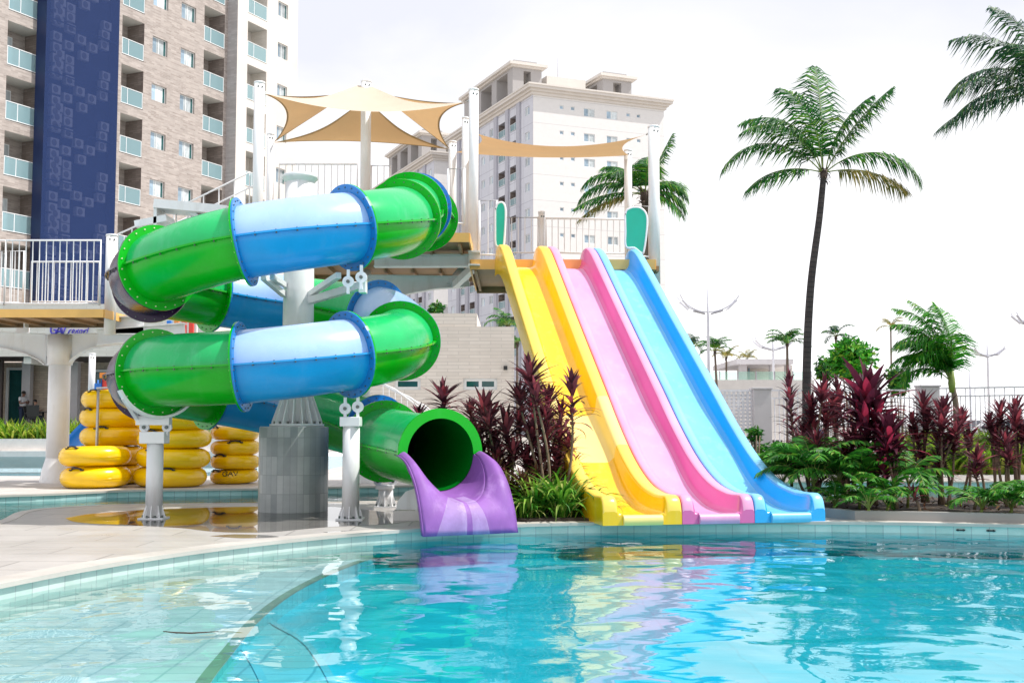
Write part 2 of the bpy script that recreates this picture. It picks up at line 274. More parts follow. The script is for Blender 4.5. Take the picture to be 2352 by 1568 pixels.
# ------------------------------------------------------------------ mesh builder
class MB:
    def __init__(s): s.v, s.f, s.m, s.sm, s.uv = [], [], [], [], []
    def add(s, vs, fs, m=0, smooth=False, uvs=None):
        o = len(s.v); s.v += [Vector(v) for v in vs]
        for i, f in enumerate(fs):
            s.f.append(tuple(o+k for k in f)); s.m.append(m); s.sm.append(smooth); s.uv.append(uvs[i] if uvs else None)
        return s
    def quad(s, a, b, c, d, m=0, uv=None, smooth=False):
        return s.add([a, b, c, d], [(0, 1, 2, 3)], m, smooth, [uv] if uv else None)
    def box(s, x0, x1, y0, y1, z0, z1, m=0):
        return s.add([(x0, y0, z0), (x1, y0, z0), (x1, y1, z0), (x0, y1, z0), (x0, y0, z1), (x1, y0, z1), (x1, y1, z1), (x0, y1, z1)],
                     [(0, 3, 2, 1), (4, 5, 6, 7), (0, 1, 5, 4), (1, 2, 6, 5), (2, 3, 7, 6), (3, 0, 4, 7)], m)
    def obox(s, c, ax, ay, az, hx, hy, hz, m=0):
        c, ax, ay, az = Vector(c), Vector(ax), Vector(ay), Vector(az)
        vs = [c+ax*hx*i+ay*hy*j+az*hz*k for k in (-1, 1) for j in (-1, 1) for i in (-1, 1)]
        return s.add(vs, [(0, 2, 3, 1), (4, 5, 7, 6), (0, 1, 5, 4), (1, 3, 7, 5), (3, 2, 6, 7), (2, 0, 4, 6)], m)
    def bar(s, p, q, w, h, m=0, up=(0, 0, 1)):
        p, q = Vector(p), Vector(q); t = (q-p); L = t.length; t = t/L if L else Vector((0, 0, 1))
        u = Vector(up)
        if abs(t.dot(u)) > .98: u = Vector((0, 1, 0))
        sd = t.cross(u).normalized(); u2 = sd.cross(t)
        return s.obox((p+q)/2, sd, t, u2, w/2, L/2, h/2, m)
    def cyl(s, p, q, r0, r1=None, n=12, m=0, cap=True, smooth=True, uv=False):
        if r1 is None: r1 = r0
        return s.tube([p, q], [r0, r1], n, m, cap, smooth, uv)
    def tube(s, pts, rad, n=10, m=0, cap=True, smooth=True, uv=False):
        pts = [Vector(p) for p in pts]
        if not isinstance(rad, (list, tuple)): rad = [rad]*len(pts)
        o = len(s.v); nx = None; acc = 0
        for i, p in enumerate(pts):
            t = (pts[min(i+1, len(pts)-1)]-pts[max(i-1, 0)]).normalized()
            if nx is None:
                a = Vector((1, 0, 0)) if abs(t.x) < .9 else Vector((0, 1, 0)); nx = (a-t*a.dot(t)).normalized()
            else:
                nx = (nx-t*nx.dot(t)).normalized()
            ny = t.cross(nx)
            for k in range(n):
                an = 2*pi*k/n; s.v.append(p+(nx*math.cos(an)+ny*math.sin(an))*rad[i])
        ln = [0]
        for i in range(1, len(pts)): ln.append(ln[-1]+(pts[i]-pts[i-1]).length)
        for i in range(len(pts)-1):
            for k in range(n):
                k2 = (k+1) % n
                s.f.append((o+i*n+k, o+i*n+k2, o+(i+1)*n+k2, o+(i+1)*n+k)); s.m.append(m); s.sm.append(smooth)
                if uv:
                    c = 2*pi*max(rad); u0, u1 = c*k/n, c*(k+1)/n
                    s.uv.append([(u0, ln[i]), (u1, ln[i]), (u1, ln[i+1]), (u0, ln[i+1])])
                else: s.uv.append(None)
        if cap:
            s.f.append(tuple(o+k for k in reversed(range(n)))); s.m.append(m); s.sm.append(False); s.uv.append(None)
            e = o+(len(pts)-1)*n
            s.f.append(tuple(e+k for k in range(n))); s.m.append(m); s.sm.append(False); s.uv.append(None)
        return s
    def lathe(s, prof, n=24, c=(0, 0, 0), m=0, smooth=True, uv=False, ms=None):
        o = len(s.v); c = Vector(c)
        for r, z in prof:
            for k in range(n):
                a = 2*pi*k/n; s.v.append(c+Vector((r*math.cos(a), r*math.sin(a), z)))
        for i in range(len(prof)-1):
            for k in range(n):
                k2 = (k+1) % n
                s.f.append((o+i*n+k, o+i*n+k2, o+(i+1)*n+k2, o+(i+1)*n+k)); s.m.append(ms[i] if ms else m); s.sm.append(smooth)
                if uv:
                    q = 2*pi*prof[i][0]; s.uv.append([(q*k/n, prof[i][1]), (q*(k+1)/n, prof[i][1]), (q*(k+1)/n, prof[i+1][1]), (q*k/n, prof[i+1][1])])
                else: s.uv.append(None)
        return s
    def prism(s, poly, z0, z1, m=0, mside=None, sides=True, bottom=True):
        n = len(poly)
        ar = sum(poly[i][0]*poly[(i+1) % n][1]-poly[(i+1) % n][0]*poly[i][1] for i in range(n))
        if ar < 0: poly = list(reversed(poly))
        vs = [(p[0], p[1], z0) for p in poly]+[(p[0], p[1], z1) for p in poly]
        fs = [tuple(n+i for i in range(n))]
        if bottom: fs.append(tuple(reversed(range(n))))
        s.add(vs, fs, m)
        if sides: s.add(vs, [(i, (i+1) % n, n+(i+1) % n, n+i) for i in range(n)], m if mside is None else mside)
        return s
    def sphere(s, c, r, nu=12, nv=8, m=0):
        c = Vector(c)
        if not isinstance(r, (tuple, list)): r = (r, r, r)
        vs = [c+Vector((0, 0, -r[2]))]
        for j in range(1, nv):
            t = -pi/2+pi*j/nv
            for k in range(nu):
                a = 2*pi*k/nu; vs.append(c+Vector((r[0]*math.cos(t)*math.cos(a), r[1]*math.cos(t)*math.sin(a), r[2]*math.sin(t))))
        vs.append(c+Vector((0, 0, r[2]))); fs = []
        for k in range(nu): fs.append((0, 1+(k+1) % nu, 1+k))
        for j in range(nv-2):
            for k in range(nu):
                a = 1+j*nu; k2 = (k+1) % nu; fs.append((a+k, a+k2, a+nu+k2, a+nu+k))
        e = 1+(nv-2)*nu
        for k in range(nu): fs.append((e+k, e+(k+1) % nu, len(vs)-1))
        return s.add(vs, fs, m, True)
    def strip_wall(s, pts, z0, z1, m=0, closed=False):
        """vertical wall along a plan polyline, UV in metres"""
        d = 0
        P = list(pts)+([pts[0]] if closed else [])
        for a, b in zip(P, P[1:]):
            L = math.hypot(b[0]-a[0], b[1]-a[1])
            s.quad((a[0], a[1], z0), (b[0], b[1], z0), (b[0], b[1], z1), (a[0], a[1], z1), m, [(d, z0), (d+L, z0), (d+L, z1), (d, z1)])
            d += L
        return s
    def build(s, name, mats, parent=None, org=None, bevel=0.0, weld=False, recalc=False):
        if not isinstance(mats, (list, tuple)): mats = [mats]
        org = Vector(org) if org is not None else (WL.get(parent, Vector((0, 0, 0))) if parent else Vector((0, 0, 0)))
        me = bpy.data.meshes.new(name)
        me.from_pydata([v-org for v in s.v], [], s.f)
        for mm in mats: me.materials.append(M[mm] if isinstance(mm, str) else mm)
        me.polygons.foreach_set('material_index', s.m); me.polygons.foreach_set('use_smooth', s.sm)
        if any(u is not None for u in s.uv):
            lay = me.uv_layers.new(name='UVMap'); i = 0
            for f, u in zip(s.f, s.uv):
                for k in range(len(f)):
                    if u is not None: lay.data[i].uv = u[k]
                    i += 1
        me.update()
        o = bpy.data.objects.new(name, me); COL.objects.link(o)
        if parent is not None:
            o.parent = parent; WL[o] = org
        else:
            o.location = org; WL[o] = org
        if recalc:
            import bmesh
            bm = bmesh.new(); bm.from_mesh(me); bmesh.ops.recalc_face_normals(bm, faces=bm.faces); bm.to_mesh(me); bm.free()
        if bevel:
            b = o.modifiers.new('Bevel', 'BEVEL'); b.width = bevel; b.segments = 2; b.limit_method = 'ANGLE'; b.angle_limit = R(40)
        return o
WL = {}
def tag(o, label, cat, group=None, kind=None):
    o['label'] = label; o['category'] = cat
    if group: o['group'] = group
    if kind: o['kind'] = kind
    return o
def thing(name, label, cat, loc=(0, 0, 0), group=None):
    o = bpy.data.objects.new(name, None); COL.objects.link(o); o.location = loc; o.empty_display_size = .2
    WL[o] = Vector(loc); return tag(o, label, cat, group)
def struct(o): o['kind'] = 'structure'; return o
def part(o, label): o['label'] = label; return o
def copy_tree(o, parent=None):
    c = o.copy(); COL.objects.link(c); c.parent = parent
    for ch in list(o.children): copy_tree(ch, c)
    return c
def lerp(a, b, t): return a+(b-a)*t
def catmull(P, n=8, closed=False):
    P = [Vector(p) for p in P]; out = []
    for i in range(len(P)-1):
        p0 = P[i-1] if i > 0 else P[i]*2-P[i+1]; p1, p2 = P[i], P[i+1]; p3 = P[i+2] if i+2 < len(P) else P[i+1]*2-P[i]
        for k in range(n):
            t = k/n
            out.append(.5*((2*p1)+(p2-p0)*t+(2*p0-5*p1+4*p2-p3)*t*t+(3*p1-p0-3*p2+p3)*t**3))
    out.append(P[-1]); return out
def interp(xs, ys, x):
    if x <= xs[0]: return ys[0]
    for i in range(len(xs)-1):
        if x <= xs[i+1]:
            t = (x-xs[i])/(xs[i+1]-xs[i]); return ys[i]+(ys[i+1]-ys[i])*t
    return ys[-1]
def pchip(xs, ys, x):
    n = len(xs)
    if x <= xs[0]: return ys[0]
    if x >= xs[-1]: return ys[-1]
    def slope(i):
        if i == 0: return (ys[1]-ys[0])/(xs[1]-xs[0])
        if i == n-1: return (ys[-1]-ys[-2])/(xs[-1]-xs[-2])
        return (ys[i+1]-ys[i-1])/(xs[i+1]-xs[i-1])
    for i in range(n-1):
        if x <= xs[i+1]:
            h = xs[i+1]-xs[i]; t = (x-xs[i])/h
            return (2*t**3-3*t*t+1)*ys[i]+(t**3-2*t*t+t)*h*slope(i)+(-2*t**3+3*t*t)*ys[i+1]+(t**3-t*t)*h*slope(i+1)
# ------------------------------------------------------------------ pools, decks, ground
E_ = [(p.x, p.y) for p in catmull([(-4.3, 1, 0), (-4.28, 3, 0), (-4.22, 5, 0), (-4.06, 7, 0), (-3.75, 8.76, 0), (-3.29, 10.31, 0), (-2.49, 11.85, 0), (-1.33, 13.17, 0),
      (.12, 14.02, 0), (1.3, 14.26, 0), (3.8, 14.37, 0), (5.99, 13.93, 0), (9, 12.9, 0), (13, 11.0, 0), (17, 8, 0)], 7)]
back = [(p.x, p.y) for p in catmull([(17, 17.2, 0), (8, 18.0, 0), (4, 18.25, 0), (0, 18.4, 0), (-1.72, 18.36, 0), (-3.83, 17.85, 0), (-5.63, 17.55, 0), (-6.45, 16.85, 0), (-6.6, 16.0, 0), (-6.2, 14.4, 0), (-6.1, 12.6, 0), (-6.6, 10, 0), (-8, 7, 0), (-11, 4, 0), (-13, 1, 0)], 6)]
struct(MB().prism(E_+back, -.03, 0, 0, sides=False, bottom=False).build('pool_deck', 'deck'))
def ribbon(pts, w0, w1, z, zt=None):
    """flat band beside a plan curve, from offset w0 to w1 on its left"""
    mb = MB(); L, Q = [], []
    for i, p in enumerate(pts):
        a = pts[max(i-1, 0)]; b = pts[min(i+1, len(pts)-1)]
        t = Vector((b[0]-a[0], b[1]-a[1])).normalized(); n = Vector((-t.y, t.x))
        L.append((p[0]+n.x*w0, p[1]+n.y*w0)); Q.append((p[0]+n.x*w1, p[1]+n.y*w1))
    for i in range(len(pts)-1):
        a, b, c, d = L[i], L[i+1], Q[i+1], Q[i]
        mb.quad((*a, z), (*b, z), (*c, z), (*d, z))
        if zt is not None:
            mb.quad((*a, zt), (*b, zt), (*b, z), (*a, z)); mb.quad((*d, z), (*c, z), (*c, zt), (*d, zt)); mb.quad((*d, zt), (*c, zt), (*b, zt), (*a, zt))
    return mb
struct(ribbon(E_, -.035, .24, .006, -.03).build('pool_coping', 'coping'))
struct(ribbon(back, -.03, .12, .006, -.03).build('channel_coping', 'coping'))
struct(MB().strip_wall(list(reversed(E_)), -.145, -.028).build('pool_wall', 'pool_wall'))
struct(MB().strip_wall(list(reversed([p for p in E_ if p[0] < -1.2])), -1.4, -.145).build('pool_wall_shallow', 'pool_wall'))
struct(MB().strip_wall(list(reversed([p for p in E_ if p[0] > -1.6])), -1.4, -.145).build('pool_wall_deep', 'pool_wall_deep'))
struct(MB().strip_wall(back, -1.0, -.028).build('channel_wall', 'pool_wall_blue'))
struct(MB().quad((-14, -6, -.40), (20, -6, -.40), (20, 15.5, -.40), (-14, 15.5, -.40)).build('pool_floor', 'pool_deep'))
def g2(px, py, z):
    p = gr(px, py, z); return (p.x, p.y)
S1 = [(p.x, p.y) for p in catmull([(*g2(a, b, -.28), 0) for a, b in [(915, 1262), (880, 1274), (780, 1310), (680, 1360), (600, 1422), (540, 1494), (484, 1568), (440, 1660), (400, 1800), (380, 2100)]], 6)]
shelf = [p for p in E_ if p[0] < -1.25 and p[1] < 13.3]+S1
struct(MB().prism(shelf, -.6, -.28, 0, 1, bottom=False).build('pool_shelf', ['shelf', 'pool_blue']))
struct(ribbon(S1, -.085, .0, -.274).build('step_edge_band', 'step_edge'))
for nm, z, pts, w in (('pool_step', -.325, [(560, 1440), (552, 1466), (578, 1500), (600, 1535), (618, 1572), (640, 1640), (650, 1800)], -.05),
                      ('pool_lower_step', -.365, [(600, 1400), (640, 1434), (698, 1466), (732, 1500), (775, 1570), (800, 1660), (810, 1800)], -.05)):
    C = [(p.x, p.y) for p in catmull([(*g2(a, b, z), 0) for a, b in pts], 5)]
    inner = [(C[-1][0]-.9, C[-1][1]-.1), (C[0][0]-.7, C[0][1]-.3)]
    struct(MB().prism(C+inner, -.6, z, 0, 0, bottom=False).build(nm, 'pool_blue'))
    struct(ribbon(C, w, .0, z+.006).build(nm+'_edge', 'step_edge_soft'))
struct(MB().quad((-14, -6, -.12), (20, -6, -.12), (20, 15.2, -.12), (-5.2, 15.2, -.12)).build('pool_water', 'water'))
# channel (slow river) behind the deck
far_edge = [(p.x, p.y) for p in catmull([(-26, 14.6, 0), (-14, 17.6, 0), (-8.55, 19.86, 0), (-6.94, 21.4, 0), (-4.74, 22.05, 0), (-2.18, 23.1, 0), (1, 24.2, 0), (5, 24.8, 0), (9, 24.9, 0), (14, 24.4, 0), (22, 23, 0)], 6)]
struct(MB().prism([(-30, 6)]+far_edge+[(22, 16.6), (-5, 16.6), (-5.6, 6)], -.95, -.9, 0, sides=False, bottom=False).build('channel_floor', 'channel_floor'))
struct(MB().quad((-30, 2, -.126), (-6.0, 2, -.126), (-6.0, 13, -.126), (-30, 13, -.126)).quad((-30, 13, -.126), (25, 15.3, -.126), (25, 25.6, -.126), (-30, 25.6, -.126)).build('channel_water', 'water_channel'))
struct(MB().strip_wall(list(reversed(far_edge)), -1.0, -.028).build('channel_far_wall', 'pool_wall_blue'))
struct(ribbon(far_edge, -.03, .2, .006, -.03).build('channel_far_coping', 'coping'))
PX1, PY0, PY1 = -4.9, 27.6, 50.0
struct(MB().prism(far_edge+[(22, 80), (PX1, 80), (PX1, PY0), (-40, PY0), (-40, 15)], -.03, 0, 0, sides=False, bottom=False).build('paving', 'paving'))
struct(MB().strip_wall([(PX1, PY1), (PX1, PY0), (-40, PY0)], -1.0, -.003).build('far_pool_wall', 'pool_wall'))
struct(MB().quad((-45, PY0-.5, -.8), (PX1+.5, PY0-.5, -.8), (PX1+.5, PY1+.5, -.8), (-45, PY1+.5, -.8)).build('far_pool_floor', 'pool_far'))
struct(MB().quad((-45, PY0-.4, -.12), (PX1+.4, PY0-.4, -.12), (PX1+.4, PY1+.4, -.12), (-45, PY1+.4, -.12)).build('far_pool_water', 'water_far'))
g = MB(); z = -.02
for x0, x1, y0, y1 in ((-4000, 4000, 80, 6000), (22, 4000, -60, 80), (-4000, -40, -60, 80)):
    g.quad((x0, y0, z), (x1, y0, z), (x1, y1, z), (x0, y1, z))
struct(g.build('ground', 'ground'))
# wet patch on the deck
pud = [(150, 1190), (200, 1181), (262, 1176), (330, 1171), (460, 1166), (600, 1163), (760, 1164), (860, 1172), (935, 1188), (930, 1199), (850, 1206), (760, 1210), (690, 1216), (620, 1222), (540, 1223), (480, 1220), (420, 1213), (350, 1209), (290, 1205), (220, 1203), (170, 1198)]
pp = catmull([(*g2(a, b, 0), 0) for a, b in pud+[pud[0]]], 4)[:-1]
struct(MB().prism([(p.x, p.y) for p in pp], 0, .004, 0, sides=False, bottom=False).build('puddle_water', 'puddle'))
for i, pts in enumerate([[(480, 1231), (540, 1227), (610, 1229), (640, 1233), (560, 1236)], [(575, 1240), (600, 1238), (640, 1240), (600, 1243)], [(740, 1222), (830, 1217), (890, 1219), (800, 1227)]]):
    q = catmull([(*g2(a, b, 0), 0) for a, b in pts+[pts[0]]], 4)[:-1]
    struct(MB().prism([(p.x, p.y) for p in q], 0, .004, 0, sides=False, bottom=False).build('puddle_water', 'puddle'))
# planting beds
struct(MB().prism([(.15, 14.33), (1.02, 14.45), (1.0, 18.1), (-1.0, 18.1), (-.75, 15.6)], 0, .035, 0).build('planting_bed', 'soil'))
kerb = [(3.92, 15.9), (4.0, 15.3), (4.27, 14.74), (6.2, 14.22), (9, 13.2), (13, 11.4)]
mb = ribbon(kerb, -.13, 0, .115, 0.0)
kb = MB(); kb.strip_wall([(k[0], k[1]) for k in kerb], .0, .1)
o = mb.build('bed_kerb', 'kerb'); struct(o)
struct(MB().prism(kerb+[(17, 14), (17, 16.9), (8, 17.75), (3.6, 17.95)], 0, .085, 0).build('planting_soil', 'soil'))
# raised planting strip and low walls across the slow river, right side
struct(MB().prism([(4.5, 25.4), (16, 25.6), (22, 25), (22, 36), (4.5, 36)], 0, .07, 0).build('garden_soil', 'soil'))
struct(MB().box(4.4, 22, 25.2, 25.38, 0, .12).build('garden_kerb', 'planter_white'))
# terrace with white planter wall at the far left
struct(MB().box(-46, -11.5, 52.2, 110, -.5, 1.1).build('terrace', 'paving'))
w = MB().box(-46, -12, PY1, PY1+.35, -.6, .62); w.box(-46, -12, PY1-.35, PY1, -.6, .12)
tag(w.build('planter_wall', 'planter_white'), 'long low white planter wall along the far side of the shallow pool', 'wall')
struct(MB().box(-46, -12, PY1+.35, 52.2, -.5, .5).build('planter_soil', 'soil'))

# ------------------------------------------------------------------ spiral tube slide
AX = Vector((xat(630, 15.9), 15.9, 0)); vv = Vector((AX.x, AX.y, 0)).normalized(); rr_ = Vector((vv.y, -vv.x, 0))
HR, TR, FR = 1.70, .445, .545
def hpos(phi, z):
    p = AX+rr_*(HR*math.sin(R(phi)))-vv*(HR*math.cos(R(phi))); return Vector((p.x, p.y, z))
def zpx(p, py):
    k = (CY-py)/F
    # height of the point of ray row py at horizontal distance p.y
    return at(CX, py, p.y).z
obs = [(0, 504), (1, 523), (2, 556), (3, 615), (5, 678), (7, 728), (8, 783), (9, 814), (10, 842), (11, 855), (13, 901), (15, 992)]
ks = [o[0] for o in obs]; zs = [zpx(hpos(77-45*o[0], 0), o[1]) for o in obs]
joints = []   # (position, colour of the segment that starts here going down)
E0 = hpos(77, zs[0]); tb = (rr_*math.cos(R(77))+vv*math.sin(R(77)))
e1 = E0+tb*1.05; e1.z = zpx(e1, 482); e2 = E0+tb*1.75; e2.z = zpx(e2, 480); e3 = E0+tb*3.1; e3.z = e2.z+.1
path = [e3, e2, e1]; cols = ['green', 'blue', 'green']
names = ['green', 'blue', 'green', 'plum', 'green', 'blue', 'green', 'blue']
for i in range(16):
    path.append(hpos(77-45*i, pchip(ks, zs, i)))
    if i < 15: cols.append(names[i % 8])
XB = Vector((-.852, 14.1, zpx(Vector((0, 14.1, 0)), 1043)))
xa = at(884, 1013, 15.75)
path += [xa, XB]; cols += ['blue', 'green']
# dense centre line: Catmull-Rom, but on the helix part true arcs
nsub = 14; dense = []; start = []
cm = catmull(path, nsub)
for i in range(len(path)-1):
    start.append(len(dense))
    for k in range(nsub):
        if 3 <= i < 18:
            phi = 77-45*(i-3+k/nsub); dense.append(hpos(phi, pchip(ks, zs, i-3+k/nsub)))
        else: dense.append(cm[i*nsub+k])
start.append(len(dense)); dense.append(path[-1])
def frame(i):
    a = dense[max(i-1, 0)]; b = dense[min(i+1, len(dense)-1)]
    t = (b-a).normalized()
    if i == len(dense)-1: t = Vector((.45, -.89, -.02)).normalized()
    sd = t.cross(Vector((0, 0, 1))).normalized(); up = sd.cross(t); return dense[i], t, sd, up
slide = thing('tube_slide', 'green and blue spiral tube slide round a white mast, ending in a purple chute', 'water slide', (AX.x, AX.y, 0))
NR = 44
def annulus(mb, c, t, sd, up, ri, ro, th, m, arc=(0, 360), n=48):
    a0, a1 = arc; full = (a1-a0) >= 359.9; k = n if full else n+1
    vs = []
    for s_ in (-.5, .5):
        for r in (ri, ro):
            for i in range(k):
                a = R(a0+(a1-a0)*i/n); vs.append(c+t*(th*s_)+(sd*math.cos(a)+up*math.sin(a))*r)
    fs = []
    for i in range(n):
        j = (i+1) % k
        fs += [(i, k+i, k+j, j), (2*k+i, 2*k+j, 3*k+j, 3*k+i), (k+i, 3*k+i, 3*k+j, k+j), (i, j, 2*k+j, 2*k+i)]
    if not full: fs += [(0, 2*k, 3*k, k), (n, k+n, 3*k+n, 2*k+n)]
    return mb.add(vs, fs, m)
def bolts(mb, c, t, sd, up, r, n, m, rad=.009, arc=(0, 360), both=(-1, 1), off=.024):
    for i in range(n):
        a = R(arc[0]+(arc[1]-arc[0])*(i+.5)/n); p = c+(sd*math.cos(a)+up*math.sin(a))*r
        for sg in both:
            q = p+t*(off*sg); mb.cyl(q-t*.008, q+t*.008, rad, rad, 6, m, True, False)
for i, colr in enumerate(cols):
    a, b = start[i], start[i+1]
    mb = MB(); vs = []; L = b-a+1
    for j in range(a, b+1):
        c, t, sd, up = frame(j)
        for k in range(NR):
            an = 2*pi*k/NR; vs.append(c+(sd*math.cos(an)+up*math.sin(an))*TR)
    for j in range(a, b+1):
        c, t, sd, up = frame(j)
        for k in range(NR):
            an = 2*pi*k/NR; vs.append(c+(sd*math.cos(an)+up*math.sin(an))*(TR-.018))
    fo = [(j*NR+k, (j+1)*NR+k, (j+1)*NR+(k+1) % NR, j*NR+(k+1) % NR) for j in range(L-1) for k in range(NR)]
    o2 = L*NR
    fi = [(o2+j*NR+k, o2+j*NR+(k+1) % NR, o2+(j+1)*NR+(k+1) % NR, o2+(j+1)*NR+k) for j in range(L-1) for k in range(NR)]
    mb.v = vs
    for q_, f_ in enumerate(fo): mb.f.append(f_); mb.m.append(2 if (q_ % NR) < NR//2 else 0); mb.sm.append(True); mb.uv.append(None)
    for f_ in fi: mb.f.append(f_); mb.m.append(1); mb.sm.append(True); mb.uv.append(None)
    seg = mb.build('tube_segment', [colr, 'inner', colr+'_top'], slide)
    part(seg, {'green': 'green tube segment', 'blue': 'blue tube segment', 'plum': 'dark purple tube segment'}[colr])
    # long seams down both sides, bolted
    for sg in (1, -1):
        rb = MB()
        for j in range(a, b):
            c0, t0, s0, u0 = frame(j); c1, t1, s1, u1 = frame(j+1)
            A = [c0+s0*sg*(TR-.004)+u0*.011, c0+s0*sg*(TR+.048)+u0*.011, c0+s0*sg*(TR+.048)-u0*.011, c0+s0*sg*(TR-.004)-u0*.011]
            B = [c1+s1*sg*(TR-.004)+u1*.011, c1+s1*sg*(TR+.048)+u1*.011, c1+s1*sg*(TR+.048)-u1*.011, c1+s1*sg*(TR-.004)-u1*.011]
            for k in range(3): rb.quad(A[k], A[k+1], B[k+1], B[k], 0, smooth=False)
            if j % 2 == 0:
                q = c0+s0*sg*(TR+.028); rb.cyl(q-u0*.03, q+u0*.02, .010, .010, 6, 1, True, False)
        rb.build('seam_rib', [colr, 'bolt'], seg)
    for idx, sg in ((a, 1), (b, -1)):
        c, t, sd, up = frame(idx)
        last = idx == len(dense)-1
        f = MB()
        if last:
            annulus(f, c+t*.0, t, sd, up, TR-.018, FR, .03, 0, (0, 180), 36)
        else:
            annulus(f, c+t*(sg*.011), t, sd, up, TR-.018, FR, .02, 0)
            bolts(f, c+t*(sg*.011), t, sd, up, (TR+FR)/2+.008, 24, 1 if colr != 'plum' else 1, both=(sg,), off=.013)
        f.build('flange', ['blue_flange_shaded' if colr == 'blue' else colr, 'bolt_light' if i in (5, 13) else 'bolt'], seg)
# ---- purple exit chute
c, t, sd, up = frame(len(dense)-1)
t = Vector((.45, -.89, 0)).normalized(); sd = t.cross(Vector((0, 0, 1))).normalized(); up = Vector((0, 0, 1))
ch = MB(); LEN = .84; NA = 40; NT = 12
def inner_curve(f):
    """edge where the trough meets the flared front, f from 0 (left rim) to 1 (right rim)"""
    an = pi+pi*f; q = max(0.0, -math.sin(an)); x = math.cos(an)
    hw_ = lerp(TR-.005, .40, q); return (hw_*math.copysign(abs(x)**.85, x), lerp(c.z, .29, q**1.12), .02+(LEN-.10)*q**.78)
Lo = [(-.545, c.z-.003, .012), (-.556, c.z-.018, .14), (-.563, c.z-.07, .32), (-.568, c.z-.18, .50), (-.571, c.z-.36, .67), (-.574, c.z-.60, .80), (-.575, -.055, LEN+.05)]
Lo = [tuple(p) for p in catmull(Lo, 4)]
def outline(f):
    if f <= .30: k = f/.30; i = k*(len(Lo)-1); j = min(int(i), len(Lo)-2); return tuple(lerp(Lo[j][m], Lo[j+1][m], i-j) for m in range(3))
    if f >= .70: p = outline(1-f); return (-p[0], p[1], p[2])
    k = (f-.30)/.40; return (lerp(-.575, .575, k), -.055, LEN+.05+.03*math.sin(pi*k))
W3 = lambda p: c+t*p[2]+sd*p[0]+Vector((0, 0, p[1]-c.z))
def put(grid, m_of, flip=False):
    o_ = len(ch.v); nj = len(grid[0])
    for r_ in grid: ch.v += r_
    for i in range(len(grid)-1):
        for j in range(nj-1):
            f_ = (o_+i*nj+j, o_+(i+1)*nj+j, o_+(i+1)*nj+j+1, o_+i*nj+j+1)
            ch.f.append(tuple(reversed(f_)) if flip else f_); ch.m.append(m_of(i, j)); ch.sm.append(True); ch.uv.append(None)
pale = lambda j: 1 if (NA*.40 < j < NA*.50 or NA*.52 < j < NA*.63) else 0
rim0 = []
for j in range(NA+1):
    an = pi+pi*j/NA; rim0.append(((TR-.012)*math.cos(an), c.z+(TR-.012)*math.sin(an), -.03))
put([[W3(tuple(lerp(rim0[j][m], inner_curve(j/NA)[m], k/NT) for m in range(3))) for j in range(NA+1)] for k in range(NT+1)], lambda i, j: pale(j) if i > NT*.55 else 0, True)
rows_ = []
for k in range(9):
    u = k/8; r_ = []
    for j in range(NA+1):
        f = j/NA; p, q = inner_curve(f), outline(f); x = tuple(lerp(p[m], q[m], u) for m in range(3)); bl = .05*math.sin(pi*u)*(1 if True else 0)
        r_.append(W3((x[0], x[1]+bl*.8, x[2]+bl)))
    rows_.append(r_)
put(rows_, lambda i, j: pale(j), True)
# returned outer edge
for sg in (0, 1):
    g_ = []
    for k in range(4):
        r_ = []
        for i in range(len(Lo)):
            p = Lo[i]; x = p[0]*(1 if sg == 0 else -1); r_.append(W3((x*(1-.02*k), p[1]-.012*k*0, p[2]-.045*k)))
        g_.append(r_)
    put(g_, lambda i, j: 0, sg == 1)
chute = ch.build('exit_chute', ['purple', 'purple_pale'], slide, recalc=False)
part(chute, 'purple exit chute with a pale worn lip')
so = chute.modifiers.new('Solidify', 'SOLIDIFY'); so.thickness = .012; so.offset = -1

# ---- tiled pedestal and mast
PB = gr(673, 1173); PB = Vector((PB.x, PB.y, 0)); pr = mlen(78.5, PB.y); ptop = at(673, 979, PB.y).z
pd = MB().lathe([(pr, 0), (pr, ptop-.02), (pr-.012, ptop), (0.001, ptop)], 40, PB, 0, True, True)
pd = pd.build('tiled_pedestal', 'pedestal', org=PB); tag(pd, 'round grey tiled pedestal carrying the white slide mast', 'pedestal')
MX = at(682, 978, PB.y); mz = ptop; mr = mlen(36.5, PB.y)
mast = thing('slide_mast', 'thick white steel mast on the tiled pedestal in the middle of the spiral slide', 'mast', (MX.x, MX.y, mz))
top = at(682, 402, PB.y).z
MB().cyl((MX.x, MX.y, mz+.03), (MX.x, MX.y, top-.05), mr, mr*.92, 32).build('pole', 'white', mast)
MB().lathe([(.01, 0), (mr*.92, 0), (mr*1.1, .0), (mr*1.1, .05), (mr*1.05, .06), (.01, .065)], 32, (MX.x, MX.y, top-.06)).lathe([(mr*.92, -.05), (mr*1.12, 0)], 32, (MX.x, MX.y, top-.06)).build('pole_cap', 'white', mast)
bf = MB(); br = mlen(62, PB.y)
bf.lathe([(.01, 0), (br, 0), (br, .035), (mr, .04)], 32, (MX.x, MX.y, mz))
for k in range(16):
    a = 2*pi*k/16; d = Vector((math.cos(a), math.sin(a), 0)); q = Vector((-d.y, d.x, 0)); o_ = Vector((MX.x, MX.y, mz+.035))
    A = [o_+d*mr*.97, o_+d*(br-.02), o_+d*(br-.03)+Vector((0, 0, .05)), o_+d*mr*.97+Vector((0, 0, .40))]
    vs = [p+q*.008 for p in A]+[p-q*.008 for p in A]
    bf.add(vs, [(0, 1, 2, 3), (7, 6, 5, 4), (1, 5, 6, 2), (2, 6, 7, 3)], 0)
    bq = o_+(Matrix.Rotation(pi/16, 3, 'Z')@d)*(br-.045); bf.cyl(bq, bq+Vector((0, 0, .035)), .016, .016, 6, 1, True, False)
bf.build('base_flange', ['white', 'bolt'], mast)
